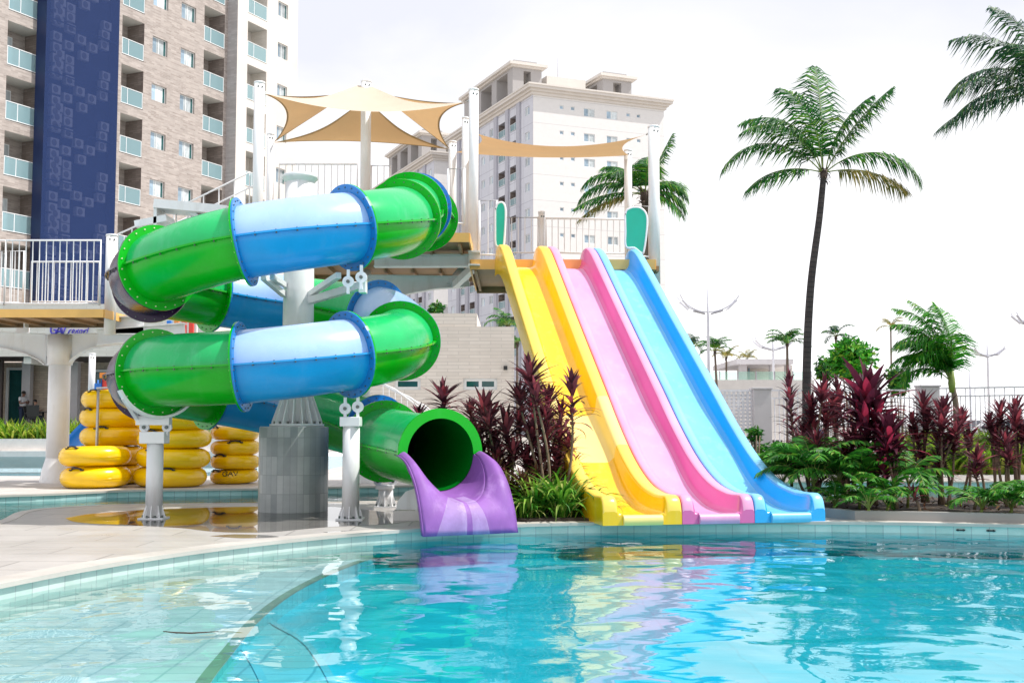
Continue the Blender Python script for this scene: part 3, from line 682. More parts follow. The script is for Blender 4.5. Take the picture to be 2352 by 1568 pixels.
def plate(mb, c, d, w, h, th=.012, m=0):
    d = Vector(d).normalized(); s_ = d.cross(Vector((0, 0, 1))).normalized(); mb.obox(c, s_, d, Vector((0, 0, 1)), w/2, th/2, h/2, m)
def strut(p, q, w, h, name='brace_arm', parent=None):
    mb = MB(); mb.bar(p, q, w, h); return mb.build(name, 'white', parent, bevel=.006)
Ym = PB.y
pR = at(715, 690, Ym-.05); arm_end = at(832, 655, 14.75)
strut(at(712, 690, Ym-.1), arm_end, .09, .10, parent=mast)
strut(at(712, 676, Ym-.1), at(778, 632, 14.9), .07, .08, parent=mast)
strut(at(652, 676, Ym-.1), at(605, 636, 14.8), .07, .08, parent=mast)
strut(at(655, 655, Ym-.1), at(625, 636, 14.75), .06, .07, parent=mast)
MB().box(arm_end.x-.035, arm_end.x+.055, arm_end.y-.09, arm_end.y+.09, arm_end.z-.10, arm_end.z+.10).build('arm_plate', 'white', mast, bevel=.006)
def clevis(mb, c, h=.26, m=0):
    """turnbuckle: two round eyes and a bolt"""
    c = Vector(c)
    r = min(.072, h*.3); mb.cyl(c-Vector((0, .022, 0)), c+Vector((0, .022, 0)), r, r, 16, m)
    mb.bar(c-Vector((0, 0, h/2)), c+Vector((0, 0, h/2)), .035, .05, m, up=(0, 1, 0))
    mb.cyl(c-Vector((0, .05, 0)), c+Vector((0, .05, 0)), .022, .022, 8, 1)
    return mb
for px_, py_ in ((800, 647), (830, 637)):
    clevis(MB(), at(px_, py_, 14.5), .30).build('hanger_link', ['white_clean', 'bolt'], mast)
# ---- low support posts under the tube
def support_post(px, base_py, wpx, cap, label, group=None, saddle=None, links=(), Yoff=0):
    B = gr(px, base_py); B = Vector((B.x, B.y, 0)); Y = B.y
    t_ = thing('support_post', label, 'support post', B, group)
    r = mlen(wpx/2, Y); z0 = at(px, cap[3], Y).z; z1 = at(px, cap[2], Y).z
    MB().cyl((B.x, B.y, .03), (B.x, B.y, z0), r, r*.97, 20).build('pole', 'white', t_)
    x0, x1 = xat(cap[0], Y), xat(cap[1], Y)
    MB().box(x0, x1, Y-.12, Y+.12, z0, z1).build('cap_box', 'white', t_, bevel=.008)
    bp = MB().box(B.x-r*1.5, B.x+r*1.5, B.y-r*1.5, B.y+r*1.5, 0, .02)
    for k in range(8):
        a = 2*pi*k/8; d = Vector((math.cos(a), math.sin(a), 0)); q = Vector((-d.y, d.x, 0)); o_ = Vector((B.x, B.y, .02))
        A = [o_+d*r*.95, o_+d*r*1.42, o_+d*r*1.38+Vector((0, 0, .02)), o_+d*r*.95+Vector((0, 0, .16))]
        vs = [p+q*.006 for p in A]+[p-q*.006 for p in A]
        bp.add(vs, [(0, 1, 2, 3), (7, 6, 5, 4), (1, 5, 6, 2), (2, 6, 7, 3)], 0)
        bq = o_+(Matrix.Rotation(pi/8, 3, 'Z')@d)*(r*1.28); bp.cyl(bq, bq+Vector((0, 0, .03)), .012, .012, 6, 1, True, False)
    bp.build('base_plate', ['white', 'bolt'], t_)
    for lx, ly, h in links: clevis(MB(), at(lx, ly, Y), h).build('hanger_link', ['white_clean', 'bolt'], t_)
    return t_, B
p1, B1 = support_post(353, 1191, 38, (329, 386, 991, 1018), 'short white support post standing in the puddle under the left bend of the tube', 'low support posts under the tube slide', links=((332, 981, .2), (384, 981, .2)))
p2, B2 = support_post(805, 1193, 40, (784, 830, 957, 979), 'short white support post right of the tiled pedestal under the blue tube', 'low support posts under the tube slide', links=((793, 938, .28), (822, 934, .28)))
p3, B3 = support_post(886, 1164, 34, (866, 906, 1113, 1122), 'very short white support post under the exit tube, seen between post and purple chute', 'low support posts under the tube slide', links=((868, 1105, .2), (903, 1105, .2)))
# cradle on the first post
cj, tj, sj, uj = frame(start[14])
cr = MB()
annulus(cr, cj-tj*.06, tj, sj, uj, FR+.003, FR+.035, .08, 0, (205, 325), 20)
Yp = B1.y; zc = at(353, 972, Yp).z; zb = at(353, 962, Yp).z
cr.box(xat(318, Yp), xat(394, Yp), Yp-.08, Yp+.06, zc-.02, zb+.04)
cr.bar(at(320, 968, Yp), cj-tj*.06+(-sj*math.cos(R(35))*1-uj*math.sin(R(35)))*(FR+.02), .05, .05)
cr.build('tube_cradle', 'white', p1)
# angled foot beside the chute
fb = thing('deck_bracket', 'white gusseted foot bracket bolted to the deck left of the purple chute', 'bracket', gr(935, 1192))
f0 = gr(935, 1194); mbf = MB(); mbf.box(f0.x-.16, f0.x+.26, f0.y-.1, f0.y+.22, 0, .12); mbf.build('base_block', 'steel', fb)
q0 = Vector((f0.x-.14, f0.y, .13)); A = [q0, q0+Vector((.36, 0, 0)), q0+Vector((.36, 0, .30)), q0+Vector((.12, 0, .22)), q0+Vector((.02, 0, .1))]
mbf = MB(); vs = A+[p+Vector((0, .02, 0)) for p in A]; mbf.add(vs, [(0, 1, 2, 3, 4), (9, 8, 7, 6, 5), (4, 3, 8, 9), (3, 2, 7, 8), (1, 6, 7, 2)]); mbf.box(f0.x+.1, f0.x+.13, f0.y-.05, f0.y+.1, .12, .45); mbf.build('gusset_plate', 'white', fb)
# ------------------------------------------------------------------ three lane body slide
PLf, PRf = Vector((1.05, 13.8, 0)), Vector((3.80, 14.43, 0)); PLt, PRt = Vector((-.29, 20.9, 0)), Vector((2.23, 21.5, 0))
SL = 7.22
zw_s = [0, .03, .07, .13, .52, 1.13, 1.79, 2.49, 3.26, 4.11, 5.05, 6.3, 6.7, 6.95, 7.15, 7.28, 7.34]
zw_z = [.16, .26, .31, .335, .335, .44, .71, 1.15, 1.72, 2.34, 3.03, 3.96, 4.24, 4.34, 4.33, 4.24, 4.08]
zb_s = [0, .5, 1.0, 1.6, 2.3, 3.26, 4.11, 5.05, 6.1, 6.45, 6.75, 7.0, 7.34]
zb_z = [.085, .09, .14, .34, .78, 1.42, 2.04, 2.73, 3.50, 3.74, 3.90, 3.96, 3.97]
sl = thing('body_slide', 'three lane open body slide, yellow, pink and blue, dropping into the pool', 'water slide', (2.4, 14.1, 0))
def spt(s, u, z):
    k = s/SL; a = lerp(PLf, PLt, k); b = lerp(PRf, PRt, k); p = lerp(a, b, u); return Vector((p.x, p.y, z))
rows = [0, .015, .03, .05, .07, .1, .13, .22, .35, .52]+[.52+.16*i for i in range(1, 41)]+[6.99, 7.07, 7.15, 7.22, 7.28, 7.32, 7.34]
US = [0, .347, .673, 1.0]
for li, (wall_m, bed_m, top_m, lab, lipm) in enumerate((('yellow', 'yellow', 'yellow_top', 'left yellow lane with a faded panel low down', 'yellow_faded'), ('pink', 'pink_pale', 'pink_top', 'middle pink lane', 'pink_pale'), ('sky_blue', 'sky_pale', 'sky_top', 'right sky blue lane', 'sky_pale'))):
    u0, u1 = US[li], US[li+1]; mb = MB(); G = []
    for s in rows:
        W = (lerp(PLf, PLt, s/SL)-lerp(PRf, PRt, s/SL)).length*(u1-u0); zt = pchip(zw_s, zw_z, s); zb = min(pchip(zb_s, zb_z, s), zt-.02); e = .003
        wl = .20 if li == 0 else .165; wr = .20 if li == 0 else .165
        h = zt-zb
        prof = [(e, max(-.01, zb-.14) if s > .6 else -.0), (e, zt-.05), (.008, zt-.02), (.03, zt), (wl-.055, zt), (wl-.022, zt-.015), (wl-.008, zt-.05), (wl+.012, zb+h*.28), (wl+.035, zb+.05), (wl+.075, zb+.012), (wl+.13, zb),
                (W-wr-.13, zb), (W-wr-.075, zb+.012), (W-wr-.035, zb+.05), (W-wr-.012, zb+h*.28), (W-wr+.008, zt-.05), (W-wr+.022, zt-.015), (W-wr+.055, zt), (W-.03, zt), (W-.008, zt-.02), (W-e, zt-.05), (W-e, max(-.01, zb-.14) if s > .6 else -.0)]
        G.append([spt(s, u0+(u1-u0)*d/W, z) for d, z in prof])
    n = len(G[0])
    for i in range(len(rows)-1):
        for j in range(n-1):
            m = 1 if 8 <= j <= 12 else 0
            if li == 0 and 2.0 < rows[i] < 3.0: m = 2
            mb.add([G[i][j], G[i+1][j], G[i+1][j+1], G[i][j+1]], [(0, 1, 2, 3)], m, True)
    # merge shared vertices by rebuilding as a grid
    mg = MB(); vs = [p for r_ in G for p in r_]; fs = []; ms = []
    for i in range(len(rows)-1):
        for j in range(n-1):
            fs.append((i*n+j, i*n+j+1, (i+1)*n+j+1, (i+1)*n+j)); m = 1 if 9 <= j <= 11 else 0
            if j in (2, 3, 4, 16, 17, 18): m = 3
            if li == 0 and 2.0 < rows[i] < 3.0 and j < 20: m = 2
            ms.append(m)
    for f, m in zip(fs, ms): mg.f.append(f); mg.m.append(m); mg.sm.append(True); mg.uv.append(None)
    mg.v = vs
    # front face down to the water line and back cap
    base = len(mg.v); mg.v += [Vector((p.x, p.y, 0)) for p in G[0]]
    for j in range(n-1): mg.f.append((j, base+j, base+j+1, j+1)); mg.m.append(0); mg.sm.append(False); mg.uv.append(None)
    ln = mg.build('slide_lane', [wall_m, bed_m, 'yellow_faded', top_m], sl, recalc=False); part(ln, lab)
    lp = MB(); W = (PRf-PLf).length*(u1-u0); wl = .24 if li == 0 else .20
    ps = [(-.035, .0), (-.05, .03), (-.05, .075), (-.035, .105), (-.0, .118), (.10, .112), (.22, .093)]
    ua, ub = u0+(u1-u0)*(wl+.01)/W, u0+(u1-u0)*(1-(wl+.01)/W)
    vs = []
    for s_, z_ in ps: vs += [spt(s_, ua, z_), spt(s_, ub, z_)]
    lp.add(vs, [(2*i, 2*i+2, 2*i+3, 2*i+1) for i in range(len(ps)-1)], 0, True)
    lp.add([vs[2*i] for i in range(len(ps))]+[spt(.22, ua, 0)], [tuple(range(len(ps)+1))], 0); lp.add([vs[2*i+1] for i in range(len(ps))]+[spt(.22, ub, 0)], [tuple(reversed(range(len(ps)+1)))], 0)
    lp.build('lane_lip', lipm, ln)

# ------------------------------------------------------------------ swim rings
def make_ring(Rm, rh, rv, name='swim_ring'):
    t_ = thing(name, 'x', 'swim ring'); mb = MB(); nu, nv = 64, 20; vs = []
    for i in range(nu):
        a = 2*pi*i/nu
        for j in range(nv):
            b = 2*pi*j/nv; w = 1+.014*math.sin(23*a)*(.5+.5*math.cos(b))*(1 if math.sin(b) < .3 else .4)+.012*math.sin(3*a+1)
            r = Rm+rh*w*math.cos(b); z = rv*math.copysign(abs(math.sin(b))**.9, math.sin(b))
            vs.append((r*math.cos(a), r*math.sin(a), z))
    mb.add(vs, [(i*nv+j, ((i+1) % nu)*nv+j, ((i+1) % nu)*nv+(j+1) % nv, i*nv+(j+1) % nv) for i in range(nu) for j in range(nv)], 0, True)
    mb.build('ring_body', 'ring', t_)
    sm = MB(); sm.lathe([(Rm+rh+.002, -.004), (Rm+rh+.005, 0), (Rm+rh+.002, .004)], 64, (0, 0, -.02)); sm.build('seam', 'ring', t_)
    for a in (R(250), R(75)):
        hd = MB(); d = Vector((math.cos(a), math.sin(a), 0)); q = Vector((-d.y, d.x, 0)); c_ = d*(Rm+rh*.55)+Vector((0, 0, rv*.80))
        hd.tube([c_-q*.11, c_-q*.09+Vector((0, 0, .025))+d*.015, c_+Vector((0, 0, .035))+d*.02, c_+q*.09+Vector((0, 0, .025))+d*.015, c_+q*.11], .016, 6)
        hd.obox(c_-q*.12, d, q, Vector((0, 0, 1)), .035, .03, .012); hd.obox(c_+q*.12, d, q, Vector((0, 0, 1)), .035, .03, .012)
        hd.build('handle', 'black', t_)
    return t_
RINGG = 'yellow swim rings stacked by the slow river'
ordn = ['lowest', 'second from the bottom', 'third from the bottom', 'fourth from the bottom', 'topmost']
def stack(px, Y, Rm, rh, rv, n, where, sp):
    proto = None
    for k in range(n):
        if proto is None: o = proto = make_ring(Rm, rh, rv)
        else: o = copy_tree(proto)
        o.location = (xat(px, Y)+rnd.uniform(-.05, .05), Y+rnd.uniform(-.04, .04), rv+sp*k+.008)
        o.rotation_euler = (rnd.uniform(-.025, .025), rnd.uniform(-.03, .03), rnd.uniform(-.7, .7))
        q_ = rnd.uniform(.975, 1.02); o.scale = (q_, q_*rnd.uniform(.98, 1.02), rnd.uniform(.94, 1.04))
        nm = ordn[k] if k < n-1 else 'topmost'
        if n == 2 and k == 0: nm = 'lower'
        if n == 2 and k == 1: nm = 'upper'
        o['label'] = f'{nm} yellow swim ring of the {where} stack'; o['group'] = RINGG
    return proto
stack(228, 22.35, .44, .205, .195, 2, 'short two ring front left', .385)
stack(264, 23.75, .44, .21, .19, 5, 'tall five ring left rear', .375)
stack(400, 22.75, .48, .215, .185, 5, 'wide middle', .36)
pD = stack(543, 23.95, .34, .15, .142, 4, 'smaller right hand', .285)
lt = MB()
def ring_pt(a, v): # point on the outer surface of the small ring
    b = v; r = .34+.155*math.cos(b); return Vector((r*math.cos(a), r*math.sin(a), .145*math.sin(b)))
G_ = [(1, .8), (.8, 1), (.3, 1), (0, .7), (0, .3), (.3, 0), (.8, 0), (1, .2), (1, .5), (.6, .5)]
A_ = [(0, 0), (.5, 1), (1, 0)]; A2 = [(.25, .4), (.75, .4)]; V_ = [(0, 1), (.5, 0), (1, 1)]
def stroke_on_ring(mb, strokes, a0, wid, v0, v1):
    for st in strokes:
        mb.tube([ring_pt(a0+wid*x, v0+(v1-v0)*y)*1.003 for x, y in st], .010, 5)
a0 = R(-80)
for ltr, off in (([G_], 0), ([A_, A2], .24), ([V_], .46)): stroke_on_ring(lt, ltr, a0+off, .19, R(12), R(50))
lo = lt.build('lettering', 'black', pD)

# ------------------------------------------------------------------ slide tower: steel columns, decks, railings, stair
tw = thing('slide_tower', 'white steel slide tower with raised decks, railings, tall columns and a stair', 'tower', gr(830, 1107))
def col(px0, px1, ytop, ybot, Y, lean=0, name='column', mm='white'):
    x = xat((px0+px1)/2, Y); r = mlen((px1-px0)/2, Y); z1 = at(0, ytop, Y).z; z0 = at(0, ybot, Y).z
    mb = MB().cyl((x, Y, z0), (x, Y, z1), r, r, 20)
    mb.lathe([(.01, .012), (r*.97, .012), (r*1.06, .006), (r*1.06, -.03), (r, -.03)], 20, (x, Y, z1))
    mb.cyl((x, Y-r*1.02, z1-.1), (x, Y-r*1.06, z1-.1), .018, .018, 8, 1); mb.cyl((x+r*.7, Y-r*.75, z1-.1), (x+r*.74, Y-r*.79, z1-.1), .018, .018, 8, 1)
    return mb.build(name, [mm, 'bolt'], tw)
def big_col(px, base_py, wpx, ytop, Y0=None):
    B = gr(px, base_py); Y = B.y; r = mlen(wpx/2, Y); z1 = at(px, ytop, Y).z
    mb = MB().cyl((B.x, B.y, .05), (B.x, B.y, z1), r, r*.96, 28)
    mb.lathe([(.01, .0), (r*.98, .0)], 28, (B.x, B.y, z1)); mb.build('main_column', 'white', tw)
    br = r*1.5; bp = MB().lathe([(.01, 0), (br, 0), (br, .06), (.01, .06)], 32, (B.x, B.y, 0), smooth=False)
    bp.lathe([(br*.95, .06), (r*1.35, .22), (r, .5)], 32, (B.x, B.y, 0))
    for k in range(14):
        a = 2*pi*k/14; d = Vector((math.cos(a), math.sin(a), 0)); q = Vector((-d.y, d.x, 0)); o_ = Vector((B.x, B.y, .06))
        A = [o_+d*r*.9, o_+d*(br*.96), o_+d*br*.95+Vector((0, 0, .05)), o_+d*r*.95+Vector((0, 0, .42))]
        vs = [p+q*.012 for p in A]+[p-q*.012 for p in A]; bp.add(vs, [(0, 1, 2, 3), (7, 6, 5, 4), (1, 5, 6, 2), (2, 6, 7, 3)], 0)
    bp.build('base_flange', ['white', 'bolt'], tw); return B, r
def poly_plate(pxs, Y, th, name, mm='white', parent=None, flange=0):
    P = [at(a, b, Y) for a, b in pxs]; n = len(P); mb = MB()
    vs = [p-Vector((0, th/2, 0)) for p in P]+[p+Vector((0, th/2, 0)) for p in P]
    mb.add(vs, [tuple(range(n)), tuple(reversed(range(n, 2*n)))]); w = flange if flange else 0
    mb.add(vs, [(i, n+i, n+(i+1) % n, (i+1) % n) for i in range(n)])
    if flange:
        for i in range(n-1):
            a, b = P[i], P[i+1]; mb.bar(a, b, flange, .02)
    return mb.build(name, mm, parent or tw, recalc=True)
BL, rL = big_col(130, 1107, 50, 768)
BT, rT = big_col(832, 1108, 34, 455)
col(823, 847, 187, 470, BT.y, name='centre_pole')
YL = BL.y; YT = BT.y
poly_plate([(158, 838), (168, 824), (190, 808), (215, 798), (250, 792), (250, 766), (158, 768)], YL, .05, 'bracket_arm', flange=.22)
poly_plate([(106, 838), (90, 826), (60, 812), (20, 802), (-40, 795), (-120, 792), (-120, 756), (106, 768)], YL, .05, 'bracket_arm', flange=.22)
poly_plate([(846, 735), (872, 705), (905, 686), (940, 674), (1000, 663), (1067, 659), (1064, 636), (846, 633)], YT-.4, .05, 'bracket_arm', flange=.22)
for a in (0, 1):
    B_, r_ = ((BL, rL), (BT, rT))[a]; zz = at(0, (803, 684)[a], B_.y).z
    MB().cyl((B_.x, B_.y, zz-.32), (B_.x, B_.y, zz+.3), r_*1.12, r_*1.12, 28).build('collar', 'white', tw)
c1, c2, c4_, c6 = 21.9, 25.0, 21.7, 25.0
col(573, 598, 190, 640, c1); col(605, 622, 308, 640, c2); col(1075, 1098, 206, 583, c4_); col(1059, 1075, 271, 600, 23.4); col(1028, 1047, 326, 600, c6)
col(1493, 1519, 291, 652, 21.7); col(1437, 1455, 345, 620, 24.4); col(1237, 1252, 487, 620, 24.4); col(236, 262, 540, 768, 23.2)
col(203, 218, 812, 925, 30.0); 
def deckbox(px0, px1, ytop, Y0, Y1, hf=.15, name='deck', jd=.10):
    z = at(0, ytop, Y0).z; x0, x1 = xat(px0, Y0), xat(px1, Y0)
    mb = MB().box(x0, x1, Y0+.03, Y1, z-.10, z-.004, 0)
    for k in range(int((x1-x0)/.55)+1): mb.box(x0+.05+k*.55, x0+.10+k*.55, Y0+.06, Y1-.05, z-.10-jd, z-.10, 0)
    mb.box(x0, x1, Y1-.12, Y1-.05, z-.10-jd*1.3, z-.10, 0)
    d = mb.build(name, 'deck_under', tw)
    f = MB(); f.box(x0-.01, x1+.01, Y0, Y0+.028, z-hf, z+.01); f.box(x0-.03, x0-.002, Y0+.03, Y1, z-hf, z+.01); f.box(x1+.002, x1+.03, Y0+.03, Y1, z-hf, z+.01); f.box(x0, x1, Y1+.002, Y1+.03, z-.1, z+.01)
    f.build('fascia', 'fascia', d); return z, x0, x1
zL, _, _ = deckbox(-140, 232, 711, 22.6, 24.7, .15, 'deck', .06)
zT, _, _ = deckbox(600, 1075, 536, 20.2, 25.2)
zS, _, _ = deckbox(1082, 1506, 597, 21.2, 24.6, .17)
def beam(pxa, pxb, Y, h, w=.2, name='steel_beam'):
    a, b = at(*pxa, Y), at(*pxb, Y); t_ = (b-a).normalized(); mb = MB()
    up = Vector((0, 0, 1)); mb.bar(a, b, .03, h); mb.bar(a+up*(h/2), b+up*(h/2), w, .025); mb.bar(a-up*(h/2), b-up*(h/2), w, .025)
    return mb.build(name, 'white', tw)
beam((860, 600), (1102, 599), 21.5, .20, .22); beam((1076, 596), (1103, 597), 21.35, .24, .5)
a_, b_ = at(1090, 612, 21.6), at(1045, 655, YT-.4); strut(a_, b_, .12, .14, parent=tw)
a_, b_ = at(1070, 605, 24.0), at(1030, 655, YT-.4); strut(a_, b_, .12, .14, parent=tw)
beam((225, 775), (425, 760), 23.6, .30, .25); beam((262, 748), (330, 748), 23.6, .35, .3); beam((60, 752), (60.5, 740), YL-.3, .2, .1)
MB().box(xat(38, 25), xat(60, 25), 24.9, 25.1, at(0, 768, 25).z, at(0, 728, 25).z).build('column', 'white', tw)
def railing(p, q, h, step=.11, r=.011, posts=True, name='railing', mid=True):
    p, q = Vector(p), Vector(q); L = (q-p).length; t_ = (q-p)/L; up = Vector((0, 0, 1)); mb = MB()
    mb.tube([p+up*.06, p+up*h, q+up*h, q+up*.06], .022, 6)
    mb.tube([p+up*.09, q+up*.09], .018, 6)
    n = max(2, int(L/step))
    for i in range(1, n):
        a = lerp(p, q, i/n); mb.tube([a+up*.09, a+up*h], r, 5, cap=False)
    return mb.build(name, 'white_clean', tw)
def prail(pxa, pxb, Ya, Yb, hpx, step=.11, **k):
    a, b = at(*pxa, Ya), at(*pxb, Yb); return railing(a, b, mlen(hpx, Ya), step, **k)
prail((9, 708), (228, 708), 22.75, 22.75, 158, .125); prail((-130, 708), (9, 708), 22.75, 22.75, 158, .125)
prail((70, 703), (226, 703), 23.6, 23.6, 103, .11); prail((-20, 705), (52, 705), 24.5, 24.5, 130, .09)
prail((-130, 704), (-125, 704), 22.9, 24.6, 150, .11)
prail((1029, 525), (1066, 524), 20.6, 20.6, 140, .12); prail((640, 470), (820, 470), 25.0, 25.0, 95, .13); prail((852, 470), (896, 471), 25.0, 25.0, 92, .13)
prail((1101, 596), (1141, 596), 21.5, 21.5, 138, .11); prail((1160, 590), (1236, 590), 24.3, 24.3, 92, .12); prail((1254, 590), (1438, 592), 24.3, 24.3, 90, .12)
prail((1455, 598), (1492, 600), 22.6, 22.6, 128, .11)
def stair(pa, pb, Ya, Yb):
    a, b = at(*pa, Ya), at(*pb, Yb); w = 1.0; n = 9; mb = MB()
    for i in range(n):
        c_ = lerp(a, b, (i+.5)/n); L = (b-a).x/n; mb.box(c_.x-L*.5, c_.x+L*.55, c_.y, c_.y+w, c_.z-.03, c_.z+.02)
    for dy in (0, w): mb.bar(a+Vector((0, dy, -.05)), b+Vector((0, dy, -.05)), .05, .22)
    s_ = mb.build('stair', 'white', tw)
    for dy in (0, w):
        rl = railing(a+Vector((0, dy, 0)), b+Vector((0, dy, 0)), 1.05, .30, .014, name='stair_rail')
stair((268, 655), (430, 582), 24.0, 24.0); stair((430, 582), (572, 512), 24.0, 24.0)
sb1 = MB(); a, b = at(365, 474, 22.6), at(530, 489, 22.6); sb1.bar(a, b, .7, mlen(20, 22.6)); a, b = at(320, 520, 22.6), at(392, 506, 22.6); sb1.bar(a, b, .6, mlen(15, 22.6)); a, b = at(440, 488, 22.6), at(475, 512, 22.6); sb1.bar(a, b, .3, .08)
a = at(367, 484, 22.6); sb1.box(a.x-.03, a.x+.03, a.y-.3, a.y+.3, a.z-.7, a.z); sb1.build('landing_beam', 'white', tw)
prail((368, 545), (440, 545), 22.9, 22.9, 62, .25)
def panel(pxs, Y, name):
    ct = lambda P: P
    P = catmull([(a, b, 0) for a, b in pxs+[pxs[0]]], 4)[:-1]; pr_ = [(p.x, p.y) for p in P]
    pn = poly_plate(pr_, Y, .03, name, 'teal')
    W = [at(a, b, Y) for a, b in pr_]; MB().tube(W+[W[0], W[1]], .022, 6, cap=False).build('panel_edge', 'white_clean', pn)
    return pn
part(panel([(1138, 482), (1143, 469), (1151, 465), (1158, 470), (1161, 488), (1159, 535), (1155, 573), (1148, 566), (1139, 561), (1138, 520)], 21.0, 'side_panel'), 'narrow left teal side panel')
part(panel([(1436, 494), (1441, 482), (1460, 476), (1477, 482), (1486, 500), (1484, 540), (1478, 578), (1473, 581), (1457, 569), (1438, 566), (1437, 530)], 21.4, 'side_panel'), 'wide right teal side panel')

# ------------------------------------------------------------------ shade sails
def tri_sail(A, B, C, conc, side, sag, mm, label, apexw=0.0, group='tan shade sails on the slide tower'):
    A, B, C = Vector(A), Vector(B), Vector(C); nu, nv = 22, 26; mb = MB(); vs = []; us = [i/(nu-1)*.97 for i in range(nu-1)]+[.97, 1.0]; us = sorted(set(us)); n = len(us)
    mid = (B+C)/2; inw = (A-mid)
    for u in us:
        for j in range(nv):
            v = j/(nv-1); g = side*4*u*(1-u); ve = g+(1-2*g)*v
            E = lerp(B, C, ve)+inw*(conc*4*ve*(1-ve)); a0 = A+(C-B).normalized()*(apexw*(v-.5))
            p = lerp(a0, E, u); p.z -= sag*4*u*(1-u)*(.4+.6*4*v*(1-v))+.0
            vs.append(p)
    fs = []; 
    for i in range(n-1):
        for j in range(nv-1):
            mb.f.append((i*nv+j, i*nv+j+1, (i+1)*nv+j+1, (i+1)*nv+j)); mb.m.append(1 if (i == n-2 or j in (0, nv-2) and i > 3) else 0); mb.sm.append(True); mb.uv.append(None)
    mb.v = vs; o = mb.build('shade_sail', [mm, 'sail_hem'])
    return tag(o, label, 'shade sail', group)
ap = at(835, 197, YT); nl, nr_, fl, fr_ = at(606, 214, c1), at(1072, 234, c4_), at(628, 328, c2), at(1034, 344, c6)
ap2 = ap-Vector((0, 0, .12)); up = Vector((0, 0, 1))
def front_sail():
    A, B, C = ap, nl, nr_; nu, nv = 20, 40; mb = MB(); us = [i/18*.975 for i in range(19)]+[1.0]
    for u in us:
        for j in range(nv):
            v = j/(nv-1); g = .10*4*u*(1-u); ve = g+(1-2*g)*v; E = lerp(B, C, ve); E.z -= .20*4*ve*(1-ve)*(1 if True else 0); E.y += .25*4*ve*(1-ve)
            p = lerp(A+(C-B).normalized()*.25*(v-.5), E, u); p.z -= .10*4*u*(1-u); mb.v.append(p)
    for i in range(len(us)-1):
        for j in range(nv-1):
            mb.f.append((i*nv+j, i*nv+j+1, (i+1)*nv+j+1, (i+1)*nv+j)); mb.m.append(0); mb.sm.append(True); mb.uv.append(None)
    return tag(mb.build('shade_sail', ['sail_sunlit']), 'front cream shade sail, the sunlit one facing the pool in front of the pole top', 'shade sail', 'tan shade sails on the slide tower')
front_sail()
tri_sail(ap2-Vector((.35, 0, .05)), nl-up*.02, fl, .22, .06, .08, 'sail', 'left tan shade sail between the two tall left columns and the centre pole')
tri_sail(ap2+Vector((0, .3, -.12)), fl, fr_, .10, .13, .12, 'sail', 'rear tan shade sail hanging low behind the centre pole')
tri_sail(ap2+Vector((.35, 0, -.05)), fr_, nr_-up*.02, .22, .06, .08, 'sail', 'right tan shade sail between centre pole and the tall column beside the tube entry')
def quad_sail():
    A, B, C, D = at(1095, 307, 21.75), at(1484, 310, 21.75), at(1446, 357, 24.4), at(1047, 350, 25.0); nu, nv = 16, 30; mb = MB()
    for i in range(nu):
        u = i/(nu-1)
        for j in range(nv):
            v = j/(nv-1); p = lerp(lerp(A, B, v), lerp(D, C, v), u+ (.10*(1-u)-.06*u)*4*v*(1-v)*1.0); p.z -= 4*v*(1-v)*lerp(.19, .10, u)
            p.x += 4*u*(1-u)*(.28*(1-v)-.28*v); mb.v.append(p)
    for i in range(nu-1):
        for j in range(nv-1):
            mb.f.append((i*nv+j, i*nv+j+1, (i+1)*nv+j+1, (i+1)*nv+j)); mb.m.append(1 if i in (0, nu-2) and False else 0); mb.sm.append(True); mb.uv.append(None)
    return tag(mb.build('shade_sail', ['sail']), 'long tan shade sail stretched over the top of the three lane slide', 'shade sail', 'tan shade sails on the slide tower')
quad_sail()
for a, b in ((nl, at(592, 212, c1)), (nr_, at(1082, 228, c4_)), (fl, at(616, 318, c2)), (fr_, at(1040, 335, c6)), (at(1484, 310, 21.75), at(1498, 300, 21.7)), (at(1446, 357, 24.4), at(1448, 350, 24.4))):
    MB().tube([a, b], .014, 5).build('sail_cable', 'steel', tw)
# thin grey pole with a cross arm beside the rings
th = thing('shower_pole', 'thin grey metal pole with a short top arm in front of the rear ring stack', 'pole', (xat(226, 23.0), 23.0, 0))
Yq = 23.0; MB().cyl((xat(226, Yq), Yq, 0), (xat(226, Yq), Yq, at(0, 890, Yq).z), .030, .026, 10).build('pole', 'steel', th)
MB().bar(at(222, 891, Yq), at(258, 889, Yq), .05, .03).build('arm', 'steel', th)
# ------------------------------------------------------------------ facades
def fpt(P, d, n, s, z, o=0.0): return Vector((P[0]+d[0]*s+n[0]*o, P[1]+d[1]*s+n[1]*o, z))
def s_px(P, d, px):
    a = (px-CX)/F
    return (a*P[1]-P[0])/(d[0]-a*d[1])
def facade(mb, P, d, n, s0, s1, z0, z1, cols, m=0, o=0.0):
    """wall with real openings; cols = [(sa, sb, [(za, zb), ...])]"""
    def q(a, b, c, e):
        mb.quad(fpt(P, d, n, a, c, o), fpt(P, d, n, b, c, o), fpt(P, d, n, b, e, o), fpt(P, d, n, a, e, o), m, [(a, c), (b, c), (b, e), (a, e)])
    s = s0
    for sa, sb, zz in sorted(cols):
        if sa > s: q(s, sa, z0, z1)
        z = z0
        for za, zb in sorted(zz):
            q(sa, sb, z, za); z = zb
        q(sa, sb, z, z1); s = sb
    if s1 > s: q(s, s1, z0, z1)
def fbox(mb, P, d, n, s0, s1, z0, z1, o0, o1, m=0):
    vs = [fpt(P, d, n, s, z, o) for z in (z0, z1) for o in (o0, o1) for s in (s0, s1)]
    mb.add(vs, [(0, 1, 3, 2), (4, 6, 7, 5), (0, 4, 5, 1), (1, 5, 7, 3), (3, 7, 6, 2), (2, 6, 4, 0)], m)
